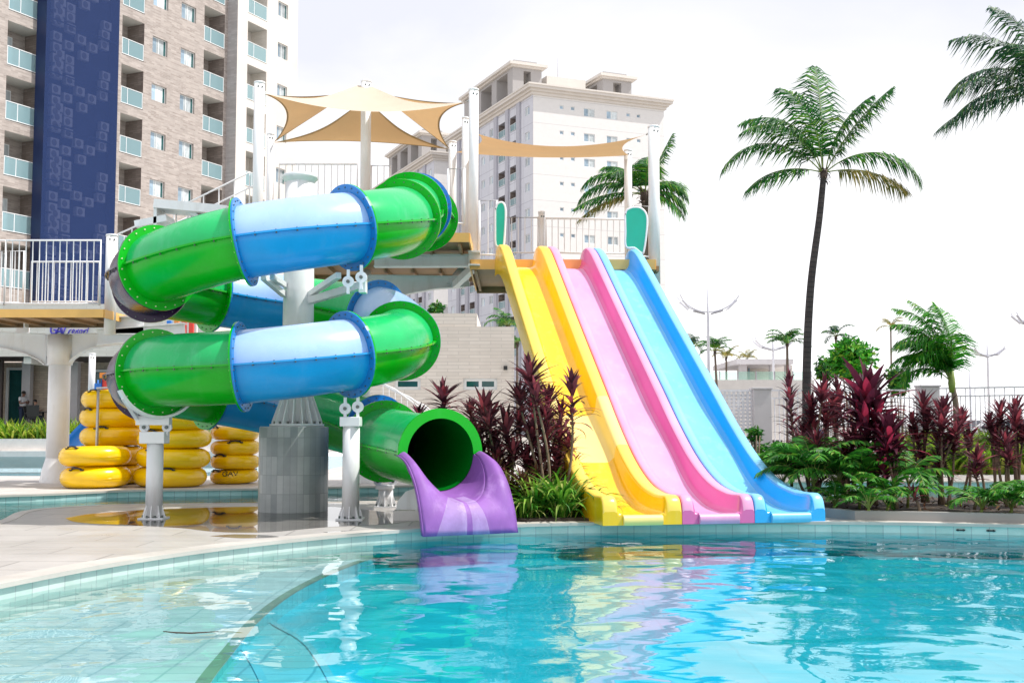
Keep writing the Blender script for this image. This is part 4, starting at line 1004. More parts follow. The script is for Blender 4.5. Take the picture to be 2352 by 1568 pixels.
def recess(mb, P, d, n, s0, s1, z0, z1, o, dep, ms):
    """five inner faces of an opening: ms = (left, right, ceiling, floor, back)"""
    f = lambda s, z, k: fpt(P, d, n, s, z, k); i = o-dep
    mb.quad(f(s0, z0, o), f(s0, z0, i), f(s0, z1, i), f(s0, z1, o), ms[0], [(0, z0), (dep, z0), (dep, z1), (0, z1)])
    mb.quad(f(s1, z0, i), f(s1, z0, o), f(s1, z1, o), f(s1, z1, i), ms[1], [(0, z0), (dep, z0), (dep, z1), (0, z1)])
    mb.quad(f(s0, z1, i), f(s1, z1, i), f(s1, z1, o), f(s0, z1, o), ms[2])
    mb.quad(f(s0, z0, o), f(s1, z0, o), f(s1, z0, i), f(s0, z0, i), ms[3])
    mb.quad(f(s0, z0, i), f(s1, z0, i), f(s1, z1, i), f(s0, z1, i), ms[4], [(s0, z0), (s1, z0), (s1, z1), (s0, z1)])
def window(P, d, n, s0, s1, z0, z1, o, wall, parent, dep=.18, panes=('glass_blue', 'curtain', 'glass_teal'), split=(.36, .85), bar=.05, name='window'):
    mb = MB(); recess(mb, P, d, n, s0, s1, z0, z1, o, dep, (0, 0, 0, 0, 1))
    i = o-dep
    for a, b, c, e in ((s0, s1, z0, z0+bar), (s0, s1, z1-bar, z1), (s0, s0+bar, z0+bar, z1-bar), (s1-bar, s1, z0+bar, z1-bar)): fbox(mb, P, d, n, a, b, c, e, i+.005, i+.05, 1)
    m_ = (s0+s1)/2
    if s1-s0 > .8: fbox(mb, P, d, n, m_-bar/2, m_+bar/2, z0+bar, z1-bar, i+.005, i+.045, 1)
    w = mb.build(name, [wall, 'frame'], parent)
    pn = MB(); cuts = [s0+bar]+[lerp(s0, s1, k) for k in split]+[s1-bar]
    for k in range(len(cuts)-1):
        a, b = cuts[k], cuts[k+1]
        pn.quad(fpt(P, d, n, a, z0+bar, i+.02), fpt(P, d, n, b, z0+bar, i+.02), fpt(P, d, n, b, z1-bar, i+.02), fpt(P, d, n, a, z1-bar, i+.02), k)
    pn.build('pane', list(panes)[:len(cuts)-1], w)
    return w
def balcony(P, d, n, s0, s1, z0, z1, o, parent, mats, dep=1.4, rail=1.1, name='balcony', glass='rail_glass', door=True):
    mb = MB(); recess(mb, P, d, n, s0, s1, z0, z1, o, dep, (0, 1, 2, 3, 0))
    i = o-dep
    b = mb.build(name, mats, parent)
    if door:
        dm = MB(); a, e = lerp(s0, s1, .12), lerp(s0, s1, .62)
        fbox(dm, P, d, n, a, e, z0+.02, z0+2.15, i+.01, i+.05, 1); fbox(dm, P, d, n, a+.06, (a+e)/2-.03, z0+.08, z0+2.08, i+.05, i+.06, 0); fbox(dm, P, d, n, (a+e)/2+.03, e-.06, z0+.08, z0+2.08, i+.05, i+.06, 0)
        dm.build('glass_door', ['curtain', 'frame'], b)
    rl = MB()
    fbox(rl, P, d, n, s0+.02, s1-.02, z0+rail-.04, z0+rail, o-.05, o-.005, 1); fbox(rl, P, d, n, s0+.02, s1-.02, z0+.06, z0+.1, o-.05, o-.005, 1)
    for s in (s0+.02, (s0+s1)/2-.4, s1-.06): fbox(rl, P, d, n, s, s+.04, z0+.1, z0+rail-.04, o-.05, o-.005, 1)
    rl.quad(fpt(P, d, n, s0+.04, z0+.1, o-.025), fpt(P, d, n, s1-.04, z0+.1, o-.025), fpt(P, d, n, s1-.04, z0+rail-.04, o-.025), fpt(P, d, n, s0+.04, z0+rail-.04, o-.025), 0)
    rl.build('balcony_railing', [glass, 'frame'], b)
    return b
def up_copies(o, zs, parent, extra=0.0):
    for z in zs:
        c = copy_tree(o, parent); c.location = o.location+Vector((0, 0, z))

# ---- hotel on the left
HP = Vector((-27.1, 66, 0)); ha = R(25.5); hd = (math.sin(ha), math.cos(ha)); hn = (hd[1], -hd[0]); FL = 3.10
hotel = thing('hotel_building', 'tall brown brick hotel block with glass railed balconies and a white end bay', 'building', (HP.x+3, HP.y+6, 0))
HZ0, HZ1 = .6, 37.5; ks_ = range(-5, 4)
wz = [(26.2-1.07+FL*k, 26.2+FL*k) for k in ks_]; bz = [(24.22+FL*k, 26.72+FL*k) for k in ks_]
OUT = .85
HP2 = (HP.x+hn[0]*OUT, HP.y+hn[1]*OUT)
colsA = [(-2.05, .40, bz), (6.60, 8.52, bz), (9.28, 10.66, wz), (11.93, 13.36, wz), (14.2, 16.35, bz)]
fm = MB(); facade(fm, HP, hd, hn, -12, 16.67, HZ0, HZ1, colsA, 0); fm.quad(fpt(HP, hd, hn, 16.67, HZ0, 0), fpt(HP, hd, hn, 16.67, HZ0, OUT), fpt(HP, hd, hn, 16.67, HZ1, OUT), fpt(HP, hd, hn, 16.67, HZ1, 0), 1, [(0, HZ0), (OUT, HZ0), (OUT, HZ1), (0, HZ1)])
part(fm.build('brick_wall', ['brick', 'brick_shade_grey'], hotel), 'brown brick wall')
sD0, sD1, sE0, sE1, sEnd = [s_px(HP2, hd, p) for p in (556, 601, 627, 650, 673)]
wzE = [(26.15-1.1+FL*k, 26.15+FL*k) for k in ks_]; bzD = [(24.1+FL*k, 26.62+FL*k) for k in ks_]
fm = MB(); facade(fm, HP, hd, hn, 16.67, sEnd, HZ0, HZ1, [(sD0, sD1, bzD), (sE0, sE1, wzE)], 0, OUT)
f = lambda s, z, o: fpt(HP, hd, hn, s, z, o)
fm.quad(f(sEnd, HZ0, OUT), f(sEnd, HZ0, -14), f(sEnd, HZ1, -14), f(sEnd, HZ1, OUT), 0)
part(fm.build('plaster_wall', ['plaster'], hotel), 'white end bay wall')
fm = MB(); fm.quad(f(-12, HZ1, OUT), f(sEnd, HZ1, OUT), f(sEnd, HZ1, -14), f(-12, HZ1, -14)); fm.quad(f(sEnd, HZ0, -14), f(-12, HZ0, -14), f(-12, HZ1, -14), f(sEnd, HZ1, -14)); fm.build('roof', 'plaster', hotel)
ups = [FL*k for k in ks_ if k != 0]
hm = ['brick', 'brick_shaded', 'ceiling', 'ceiling']
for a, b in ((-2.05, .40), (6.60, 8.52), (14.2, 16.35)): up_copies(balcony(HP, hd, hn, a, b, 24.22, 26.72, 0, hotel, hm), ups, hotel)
up_copies(balcony(HP, hd, hn, sD0, sD1, 24.1, 26.62, OUT, hotel, ['plaster', 'beige_tile', 'ceiling', 'ceiling']), ups, hotel)
for a, b in ((9.28, 10.66), (11.93, 13.36)): up_copies(window(HP, hd, hn, a, b, 25.13, 26.2, 0, 'brick', hotel), ups, hotel)
up_copies(window(HP, hd, hn, sE0, sE1, 25.05, 26.15, OUT, 'plaster', hotel), ups, hotel)
# blue mesh screen in front of the air conditioners
S0, S1, SO = -.05, 5.58, .75
scr = thing('mesh_screen', 'tall dark blue perforated screen hiding air conditioners on the brick hotel front', 'screen', f(S0, 7.7, SO))
mb = MB(); mb.quad(f(S0, 7.7, SO), f(S1, 7.7, SO), f(S1, HZ1, SO), f(S0, HZ1, SO)); mb.build('mesh_panel', 'screen', scr)
mb = MB(); mb.quad(f(S0, 7.7, 0), f(S0, 7.7, SO), f(S0, HZ1, SO), f(S0, HZ1, 0)); mb.quad(f(S1, 7.7, SO), f(S1, 7.7, 0), f(S1, HZ1, 0), f(S1, HZ1, SO)); mb.quad(f(S0, 7.7, .012), f(S1, 7.7, .012), f(S1, HZ1, .012), f(S0, HZ1, .012))
mb.build('screen_side', 'screen_edge', scr)
fr = MB()
for k in range(10):
    z = 8.0+FL*k+.9; fbox(fr, HP, hd, hn, S0, S1, z-.03, z+.03, SO-.06, SO-.01)
fr.build('screen_frame', 'screen_edge', scr)
acp = thing('air_conditioner', 'pale air conditioner unit seen dimly through the blue mesh screen', 'air conditioner', (0, 0, 0), 'air conditioner units behind the blue screen')
mb = MB(); mb.add([Vector((hd[0]*a, hd[1]*a, z))+Vector((hn[0]*o, hn[1]*o, 0)) for z in (-.26, .26) for o in (0, .3) for a in (-.32, .32)], [(0, 1, 3, 2), (4, 6, 7, 5), (0, 4, 5, 1), (1, 5, 7, 3), (3, 7, 6, 2), (2, 6, 4, 0)])
mb.build('casing', 'ac', acp, bevel=.02)
c0 = Vector((hd[0]*-.06+hn[0]*.305, hd[1]*-.06+hn[1]*.305, 0)); mb = MB(); mb.cyl(c0, c0+Vector((hn[0], hn[1], 0))*.01, .19, .19, 16, 0); mb.build('fan_grille', 'ac_fan', acp)
lay = [(370, 270), (368, 340), (365, 410), (360, 490), (430, 375), (425, 440), (420, 505), (490, 390), (490, 450), (495, 520), (485, 300), (582, 330), (562, 566), (637, 590), (726, 410), (716, 475), (712, 545)]
first = True
for k in range(8):
    for i, (x, y) in enumerate(lay):
        s = S0+(S1-S0)*((x-330)/462)-.55; z = 26.9-(y-240)/340*FL*1.02+FL*(k-5)
        if s < S0+.1: s = S0+.45
        if not 8.2 < z < 32.5: continue
        a = acp if first else copy_tree(acp); first = False
        a.location = f(s+.55, z, .3)

# ---- pale apartment towers behind
ta = R(67.0); tdr = (math.sin(ta), math.cos(ta)); tnr = (tdr[1], -tdr[0]); tdl = (-tdr[1], tdr[0]); tnl = (-tdl[1], tdl[0])
def apartment(C, label, rows, right=True, name='apartment_tower'):
    t_ = thing(name, label, 'building', (C[0], C[1], 0), 'pale apartment towers in the background')
    WR, WLn, TOP, P3 = 18.0, 29.6, 41.1, 3.115
    wr = [(3.53, 4.05, .48, .5), (5.01, 5.56, .48, .5), (6.78, 8.28, 1.02, 1.0), (9.9, 11.4, 1.02, 1.0), (12.65, 13.19, .45, .5), (14.11, 14.65, .45, .5)]
    TZ = 39.82
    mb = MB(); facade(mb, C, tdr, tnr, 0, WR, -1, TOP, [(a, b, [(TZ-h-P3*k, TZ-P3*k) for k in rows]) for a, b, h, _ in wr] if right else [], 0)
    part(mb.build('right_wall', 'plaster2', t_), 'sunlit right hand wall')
    wl = [(1.04, 2.42), (12.69, 13.92), (15.53, 16.76), (27.03, 28.25)]; bl = [(4.93, 7.03), (8.41, 10.83), (18.82, 21.0), (22.52, 24.38)]
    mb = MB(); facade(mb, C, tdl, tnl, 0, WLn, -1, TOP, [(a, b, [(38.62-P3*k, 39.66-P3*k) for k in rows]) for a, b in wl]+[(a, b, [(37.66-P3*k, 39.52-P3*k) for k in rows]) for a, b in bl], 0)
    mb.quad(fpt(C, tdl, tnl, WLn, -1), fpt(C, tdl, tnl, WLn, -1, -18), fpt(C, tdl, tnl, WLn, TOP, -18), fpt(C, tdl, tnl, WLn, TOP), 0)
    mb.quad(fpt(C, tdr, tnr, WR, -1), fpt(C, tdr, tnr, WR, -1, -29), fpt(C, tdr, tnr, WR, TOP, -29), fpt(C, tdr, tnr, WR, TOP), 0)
    part(mb.build('left_wall', 'plaster_shaded', t_), 'shaded left hand wall')
    pm = MB()
    for a, b in ((7.25, 8.2), (3.6, 4.7), (11.0, 12.0), (21.2, 22.3), (17.6, 18.6), (24.6, 25.6)): fbox(pm, C, tdl, tnl, a, b, -1, TOP-.3, .002, .22)
    pm.build('pilaster', 'pilaster', t_)
    k0 = rows[0]; ups_ = [-P3*(k-k0) for k in rows[1:]]
    if right:
        for a, b, h, _ in wr: up_copies(window(C, tdr, tnr, a, b, TZ-h-P3*k0, TZ-P3*k0, 0, 'plaster2', t_, .12, ('glass_blue', 'curtain') if h > .8 else ('glass_blue',), (.4,) if h > .8 else (), .07), ups_, t_)
    for a, b in wl: up_copies(window(C, tdl, tnl, a, b, 38.62-P3*k0, 39.66-P3*k0, 0, 'plaster_shaded', t_, .15, ('glass_blue', 'curtain'), (.5,), .07), ups_, t_)
    for a, b in bl: up_copies(balcony(C, tdl, tnl, a, b, 37.66-P3*k0, 39.52-P3*k0, 0, t_, ['pilaster', 'brick_shaded', 'pilaster', 'pilaster'], 1.5, .95, door=False), ups_, t_)
    def rect(a0, a1, b0, b1): return [(C[0]+tdr[0]*a+tdl[0]*b, C[1]+tdr[1]*a+tdl[1]*b) for a, b in ((a0, b0), (a1, b0), (a1, b1), (a0, b1))]
    cn = MB()
    for e, z0, z1 in ((.25, 40.75, 41.1), (.5, 41.1, 41.42), (.85, 41.42, 41.75), (.95, 41.75, 41.95)): cn.prism(rect(-e, WR+e, -e, WLn+e), z0, z1)
    cn.build('cornice', 'plaster', t_)
    for a0, a1 in ((.6, 4.6), (13.4, 17.6)):
        pg = MB()
        for e, z0, z1 in ((0, 46.0, 46.35), (.3, 46.35, 46.6), (.6, 46.6, 46.95)): pg.prism(rect(a0-e, a1+e, 7.6-e, 25+e), z0, z1, 1 if e == 0 else 0)
        pg.prism(rect(a0+.4, a1-.4, 8.2, 9.6), 46.95, 47.5, 1)
        for b in (7.6, 13, 18.5, 23.2): pg.prism(rect(a0, a0+1.5, b, b+1.7), 41.9, 46.0, 1); pg.prism(rect(a1-1.5, a1, b, b+1.7), 41.9, 46.0, 1)
        pg.prism(rect(a0+.2, a1-.2, 9, 24.5), 41.9, 43.2, 0)
        pg.build('roof_pergola', ['plaster', 'brick_shade_grey'], t_)
    bx = MB(); bx.prism(rect(6.2, 11.8, 9.5, 19), 41.9, 46.4); bx.prism(rect(5.4, 6.2, 8, 19), 41.9, 44.2); bx.build('roof_tank_room', 'plaster', t_)
    an = MB(); q = rect(8, 9, 10, 11)[0]; an.tube([(q[0], q[1], 46.4), (q[0], q[1], 51)], [.07, .03], 5); an.build('antenna', 'lamp', t_)
    return t_
apartment((2.51, 139), 'pale apartment tower with cornice and roof pergolas standing behind the slide tower', list(range(0, 10)))
apartment((-11.63, 174), 'farther pale apartment tower mostly hidden left of the nearer one', list(range(0, 11)), False)

# ---- low pale pool building behind the slide
Y = 34.0
lb = thing('pool_building', 'low flat roofed building of pale narrow brick behind the tube slide', 'building', (xat(1010, Y), Y, 0))
z1, z2 = at(0, 750, Y).z, at(0, 719, Y).z; xa0, xb0, xm = xat(830, Y), xat(1181, Y), xat(1095, Y)
def hexw(s0, s1, P, d, n, z0, z1, cols, name, mm, parent):
    mb = MB(); facade(mb, P, d, n, s0, s1, z0, z1, cols); return mb
LP, ld, lnn = (xa0, Y), (1, 0), (0, -1)
wn = [(xat(906, Y)-xa0, xat(966, Y)-xa0), (xat(1064, Y)-xa0, xat(1142, Y)-xa0)]; zw1, zw0 = at(0, 868, Y).z, at(0, 895, Y).z
mb = MB(); facade(mb, LP, ld, lnn, 0, xb0-xa0, 0, z1, [(a, b, [(zw0, zw1)]) for a, b in wn])
mb.quad((xb0, Y, 0), (xb0, Y+9, 0), (xb0, Y+9, z1), (xb0, Y, z1), 0, [(0, 0), (9, 0), (9, z1), (0, z1)]); mb.quad((xa0, Y+9, 0), (xa0, Y, 0), (xa0, Y, z1), (xa0, Y+9, z1), 0, [(0, 0), (9, 0), (9, z1), (0, z1)])
mb.quad((xa0, Y, z1), (xb0, Y, z1), (xb0, Y+9, z1), (xa0, Y+9, z1), 0); mb.build('wall', 'beige_tile', lb)
mb = MB(); mb.strip_wall([(xa0, Y+7), (xa0, Y+.05), (xm, Y+.05), (xm, Y+7)], z1, z2); mb.quad((xa0, Y+.05, z2), (xm, Y+.05, z2), (xm, Y+7, z2), (xa0, Y+7, z2)); mb.build('parapet', 'beige_tile', lb)
for a, b in wn: window(LP, ld, lnn, a, b, zw0, zw1, 0, 'beige_tile', lb, .12, ('glass_teal', 'glass_teal'), (.5,), .09)
mb = MB(); a = at(1163, 845, Y-.12); mb.box(a.x-.08, a.x+.03, a.y-.06, a.y+.1, a.z-.05, a.z+.06); mb.build('wall_light', 'black', lb)
hr = thing('handrail', 'white tubular stair handrail in front of the pale low building', 'handrail', at(915, 925, 31.5))
mb = MB(); Yh = 31.5
for dx in (0, 38, 70):
    mb.tube([at(868+dx*.3, 876+dx*.2, Yh+dx*.01), at(905+dx, 892+dx*.55, Yh+dx*.01), at(990+dx*.2, 955, Yh+dx*.01)], .022, 6)
for k in range(7): mb.tube([at(880+k*14, 883+k*9, Yh), at(880+k*14, 960, Yh)], .012, 5)
mb.build('handrail_tubes', 'white_clean', hr)

# ---- restaurant pavilion at the far left, with the resort lettering
pv = thing('restaurant_pavilion', 'open restaurant front with pale tiled fascia, dark ceiling and glass doors below the hotel', 'building', (-20, 54, 1.1))
YF, YB = 52.6, 57.6; zc0, zc1 = 4.25, 6.6; xr = xat(475, YF); xl = -46
mb = MB(); mb.strip_wall([(xl, YF), (xr, YF), (xr, YB)], zc0, zc1); mb.quad((xl, YF, zc1), (xr, YF, zc1), (xr, YB, zc1), (xl, YB, zc1)); mb.build('fascia_wall', 'beige_tile', pv)
mb = MB().box(xat(88, YF)+.2, xr-.02, YF+.05, YB, zc0-.0, zc0+.2); mb.box(xl, xat(88, YF), YF+1.5, YB, zc0+.05, zc0+.2); mb.build('ceiling', 'soffit', pv)
mb = MB(); mb.bar((xat(55, YF), YF+.3, zc0-.15), (xat(165, YB), YB, zc0-.15), .35, .3); mb.build('ceiling_beam', 'planter_white', pv)
mb = MB(); mb.strip_wall([(xl, YB), (xr, YB)], 1.1, zc0); mb.build('back_wall', 'brick_light', pv)
def gdoor(px0, px1, zt, nm='glass_door'):
    a, b = xat(px0, YB-.1), xat(px1, YB-.1); mb = MB(); y0, y1 = YB-.16, YB-.05
    mb.box(a, b, y1-.03, y1, 1.15, zt, 0)
    n = max(1, round((b-a)/1.5))
    for k in range(n+1): x = lerp(a, b, k/n); mb.box(x-.07, x+.07, y0, y1-.031, 1.15, zt, 1)
    for z in (1.15, zt-.12): mb.box(a, b, y0-.01, y0+.03, z, z+.12, 1)
    mb.build(nm, ['glass_teal', 'frame'], pv)
gdoor(18, 60, 4.0); gdoor(136, 150, 3.7); gdoor(216, 262, 3.9); gdoor(300, 440, 3.9)
mb = MB()
for k in range(9): x = xat(-60+k*8, 56); mb.box(x-.05, x+.05, 55.9, 56.1, 1.1, zc0+.2)
mb.build('slat_screen', 'slat', pv)
for px, w_ in ((172, 12), (63, 7)):
    x = xat(px, 57); MB().box(x-.2, x+.2, 56.8, 57.2, 1.1, zc0).build('post', 'pillar', pv)
# sign lettering
sg = thing('resort_sign', 'blue GAV resort lettering on the pale fascia above the restaurant', 'sign', (xat(158, YF), YF-.05, at(0, 758, YF).z))
def letters(strokes, x0, z0, w, h, rad, name, slant=0.0):
    mb = MB()
    for st in strokes:
        P = [Vector((x0+w*(x+slant*y), YF-.06, z0+h*y)) for x, y in st]
        if len(P) > 2 and name == 'script_word': P = catmull(P, 4)
        mb.tube(P, rad, 6)
    mb.build(name, 'sign_blue', sg)
hx = lambda px: xat(px, YF-.06); sz0, sz1 = at(0, 767, YF).z, at(0, 748, YF).z
Gs = [(.95, .8), (.75, .97), (.35, .97), (.08, .7), (.08, .3), (.35, .03), (.8, .05), (.95, .25), (.95, .5), (.55, .5)]
for st, a, b in (([Gs], 112, 126), ([[(0, 0), (.5, 1), (1, 0)], [(.22, .3), (.8, .3)]], 126, 139), ([[(0, 1), (.45, 0), (1, 1.1)]], 137, 148)):
    letters(st, hx(a), sz0, hx(b)-hx(a), sz1-sz0, .042, 'capital_letter')
w_r = [[(.0, .0), (.06, .45), (.03, .05), (.08, .4), (.14, .5)], [(.18, .2), (.27, .32), (.24, .5), (.18, .3), (.2, .05), (.32, .1), (.38, .45)], [(.36, .05), (.44, .1), (.40, .3), (.46, .5)], [(.55, .45), (.49, .3), (.52, .03), (.60, .2), (.56, .45), (.66, .35)],
       [(.66, .0), (.70, .45), (.68, .1), (.74, .42), (.80, .45)], [(.86, .95), (.82, .1), (.88, .0)], [(.74, .78), (1.02, 1.02)]]
letters(w_r, hx(152), sz0, hx(206)-hx(152), (sz1-sz0)*1.1, .022, 'script_word', .06)

# ---- people, chairs and table on the terrace
def skin_mesh(name, verts, edges, rad, mm, parent, sub=1):
    me = bpy.data.meshes.new(name); me.from_pydata([Vector(v) for v in verts], edges, []); me.materials.append(M[mm])
    o = bpy.data.objects.new(name, me); COL.objects.link(o); o.parent = parent; WL[o] = WL.get(parent, Vector())
    sk = o.modifiers.new('Skin', 'SKIN')
    if not me.skin_vertices: 
        bpy.context.view_layer.objects.active = o
    for i, r in enumerate(rad): me.skin_vertices[0].data[i].radius = (r, r) if not isinstance(r, tuple) else r
    me.skin_vertices[0].data[0].use_root = True; sk.use_smooth_shade = True
    s_ = o.modifiers.new('Sub', 'SUBSURF'); s_.levels = sub; s_.render_levels = sub
    return o
def person(label, loc, rz, J, skinm, top, bottom, hair_long=False):
    """J: joints in metres, person faces -Y"""
    t_ = thing('person', label, 'person', (0, 0, 0)); WL[t_] = Vector()
    V, E, Rr = [], [], []
    def chain(pts, start_=None):
        prev = start_
        for p, r in pts:
            V.append(p); Rr.append(r); i = len(V)-1
            if prev is not None: E.append((prev, i))
            prev = i
        return prev
    chain([(J['pel'], .10)]); chest = chain([(J['waist'], .10), (J['chest'], .115)], 0); nk = chain([(J['neck'], .05), (J['head0'], .055), (J['head1'], .085), (J['head2'], .07)], chest)
    ends = []
    for s in ('L', 'R'):
        e = chain([(J['sh'+s], .055), (J['el'+s], .04), (J['wr'+s], .028), (J['ha'+s], .036)], chest)
        h = Vector(J['ha'+s]); w_ = (h-Vector(J['wr'+s])).normalized(); sd_ = w_.cross(Vector((0, 0, 1))).normalized()
        for k in range(5):
            off = sd_*(.03*(k-2)/2); ln = (.05, .085, .095, .085, .065)[k]
            chain([(tuple(h+off+w_*.03), .010), (tuple(h+off*1.2+w_*(.03+ln*.6)+Vector((0, 0, -.012*(k > 0)))), .008), (tuple(h+off*1.2+w_*(.03+ln)+Vector((0, 0, -.03))), .007)], e)
        chain([(J['hip'+s], .08), (J['kn'+s], .058), (J['an'+s], .04), (J['to'+s], .04)], 0)
    skin_mesh('body', V, E, Rr, skinm, t_)
    hd_ = Vector(J['head1']); fc = Vector(J.get('face', (0, -1, 0))).normalized()
    fm_ = MB(); sx = fc.cross(Vector((0, 0, 1))).normalized()
    for k in (-1, 1): fm_.sphere(hd_+fc*.082+sx*.032*k+Vector((0, 0, .01)), .012, 8, 6, 0)
    fm_.obox(hd_+fc*.085-Vector((0, 0, .05)), sx, fc, Vector((0, 0, 1)), .022, .004, .006, 1); fm_.build('face_features', ['black', 'play_red'], t_)
    nm_ = MB(); nm_.sphere(hd_+fc*.092-Vector((0, 0, .015)), (.014, .014, .02), 8, 6); nm_.sphere(hd_+sx*.085, (.012, .02, .03), 8, 6); nm_.sphere(hd_-sx*.085, (.012, .02, .03), 8, 6); nm_.build('nose_and_ears', skinm, t_)
    hr_ = MB(); hr_.sphere(hd_-fc*.018+Vector((0, 0, .035)), (.098, .098, .088), 14, 10)
    if hair_long: hr_.sphere(hd_-fc*.06-Vector((0, 0, .09)), (.085, .06, .16), 12, 8)
    hr_.build('hair', 'hair', t_)
    m3 = lambda a, b, k: tuple(lerp(Vector(a), Vector(b), k))
    skin_mesh('shirt', [J['chest'], J['waist'], J['pel'], m3(J['chest'], J['neck'], .75), J['shL'], m3(J['shL'], J['elL'], .6), J['shR'], m3(J['shR'], J['elR'], .6)], [(0, 1), (1, 2), (0, 3), (0, 4), (4, 5), (0, 6), (6, 7)], [.145, .132, .13, .07, .075, .062, .075, .062], top, t_)
    skin_mesh('trousers', [J['pel'], J['hipL'], J['knL'], m3(J['knL'], J['anL'], .9), J['hipR'], J['knR'], m3(J['knR'], J['anR'], .9)], [(0, 1), (1, 2), (2, 3), (0, 4), (4, 5), (5, 6)], [.125, .1, .075, .06, .1, .075, .06], bottom, t_)
    sh_ = MB()
    for s in 'LR':
        a, b = Vector(J['an'+s]), Vector(J['to'+s]); sh_.sphere(lerp(a, b, .55)-Vector((0, 0, .01)), (.05, .13, .045), 10, 6)
    sh_.build('shoes', 'black', t_)
    t_.location = loc; t_.rotation_euler = (0, 0, rz); return t_
stand = dict(pel=(0, 0, .93), waist=(0, .0, 1.08), chest=(0, -.01, 1.32), neck=(0, -.03, 1.47), head0=(0, -.05, 1.53), head1=(0, -.07, 1.61), head2=(0, -.075, 1.66), face=(0, -1, -.3),
    shL=(.19, 0, 1.40), elL=(.24, -.06, 1.12), wrL=(.10, -.27, 1.16), haL=(.05, -.32, 1.19), shR=(-.19, 0, 1.40), elR=(-.24, -.06, 1.12), wrR=(-.10, -.27, 1.18), haR=(-.05, -.32, 1.21),
    hipL=(.095, 0, .88), knL=(.10, -.03, .49), anL=(.105, .03, .08), toL=(.11, -.13, .04), hipR=(-.095, 0, .88), knR=(-.10, -.02, .49), anR=(-.105, .05, .08), toR=(-.11, -.11, .04))
pz = 1.1
person('man in a white shirt and jeans standing beside the glass door looking at a phone', (xat(53, 56.5), 56.5, pz), R(70), stand, 'skin', 'cloth_white', 'denim')
phn = MB(); phn.box(-.035, .035, -.006, .006, -.07, .07); ph = phn.build('phone', 'black'); ph.location = (xat(53, 56.5)+.33, 56.5-.12, pz+1.25); ph.rotation_euler = (R(-40), 0, R(70)); tag(ph, 'small dark phone held by the standing man in the white shirt', 'phone')
sit = dict(pel=(0, 0, .52), waist=(0, .0, .67), chest=(0, -.03, .90), neck=(0, -.06, 1.05), head0=(0, -.08, 1.11), head1=(0, -.10, 1.19), head2=(0, -.10, 1.25), face=(0, -1, -.1),
    shL=(.17, -.03, .98), elL=(.22, -.14, .76), wrL=(.12, -.36, .80), haL=(.10, -.43, .82), shR=(-.17, -.03, .98), elR=(-.22, -.14, .76), wrR=(-.10, -.34, .86), haR=(-.08, -.40, .90),
    hipL=(.1, -.05, .50), knL=(.11, -.46, .50), anL=(.11, -.46, .09), toL=(.11, -.62, .05), hipR=(-.1, -.05, .50), knR=(-.11, -.46, .50), anR=(-.11, -.46, .09), toR=(-.11, -.62, .05))
person('dark haired woman in a green top sitting at a terrace table behind a dark chair', (xat(78, 55.6), 55.6, pz), R(75), sit, 'skin_light', 'shirt_green', 'denim', True)
def chair():
    t_ = thing('terrace_chair', 'x', 'chair', (0, 0, 0), 'dark wicker chairs on the restaurant terrace')
    MB().box(-.26, .26, -.26, .26, .40, .46).build('seat', 'wicker', t_, bevel=.02)
    b = MB(); b.add([(-.26, .24, .46), (.26, .24, .46), (.28, .36, 1.0), (-.28, .36, 1.0), (-.26, .28, .46), (.26, .28, .46), (.28, .40, 1.0), (-.28, .40, 1.0)], [(0, 1, 2, 3), (7, 6, 5, 4), (0, 4, 5, 1), (1, 5, 6, 2), (2, 6, 7, 3), (3, 7, 4, 0)]); b.build('backrest', 'wicker', t_, bevel=.015)
    for x in (-.26, .26): MB().box(x-.03, x+.03, -.24, .30, .62, .67).build('armrest', 'wicker', t_)
    for x in (-.23, .23):
        for y in (-.23, .23): MB().cyl((x, y, 0), (x, y, .4), .02, .025, 8).build('leg', 'wicker', t_)
    return t_
ch0 = chair(); ch1 = copy_tree(ch0)
for o, px, Y, rz, lb_ in ((ch0, 81, 53.6, 190, 'dark wicker chair with its back to the pool, nearest the planter grass'), (ch1, 79, 55.7, 75, 'dark wicker chair under the seated woman')):
    o.location = (xat(px, Y), Y, pz); o.rotation_euler = (0, 0, R(rz)); o['label'] = lb_
tb_ = thing('terrace_table', 'dark square table between the wicker chairs on the terrace', 'table', (xat(101, 55.2), 55.2, pz))
q = WL[tb_]; MB().box(q.x-.45, q.x+.45, q.y-.45, q.y+.45, pz+.70, pz+.74).build('table_top', 'wicker', tb_, bevel=.01); MB().cyl((q.x, q.y, pz), (q.x, q.y, pz+.70), .05, .05, 10).build('table_leg', 'wicker', tb_); MB().cyl((q.x, q.y, pz), (q.x, q.y, pz+.03), .25, .25, 16).build('table_foot', 'wicker', tb_)

# ---- children's play structure glimpsed behind the rings
ps_ = thing('play_structure', 'colourful play structure with red and blue panels and a blue slide behind the ring stacks', 'play structure', (xat(225, 28.5), 28.5, 0))
Yp_ = 28.5
def pxbox(px0, px1, y0, y1, Y, th, name, mm, parent, bev=.01):
    a, b = at(px0, y1, Y), at(px1, y0, Y); return MB().box(a.x, b.x, Y, Y+th, a.z, b.z).build(name, mm, parent, bevel=bev)
pxbox(234, 275, 866, 900, Yp_, .06, 'panel', 'play_red', ps_); pxbox(227, 233, 872, 1082, Yp_-.05, .1, 'post', 'play_blue', ps_); pxbox(218, 224, 872, 1082, Yp_+.6, .1, 'post', 'play_blue', ps_); pxbox(216, 234, 880, 900, Yp_+.1, .06, 'panel', 'play_blue', ps_); pxbox(228, 262, 856, 868, Yp_-.1, .6, 'roof', 'play_orange', ps_)
P_ = [at(a, b, Yp_-2.5) for a, b in ((138, 1052), (160, 1038), (178, 1020), (196, 1003), (215, 985), (235, 960))]
sm = MB(); NP = 10; vs = []
Q = catmull(P_, 4)
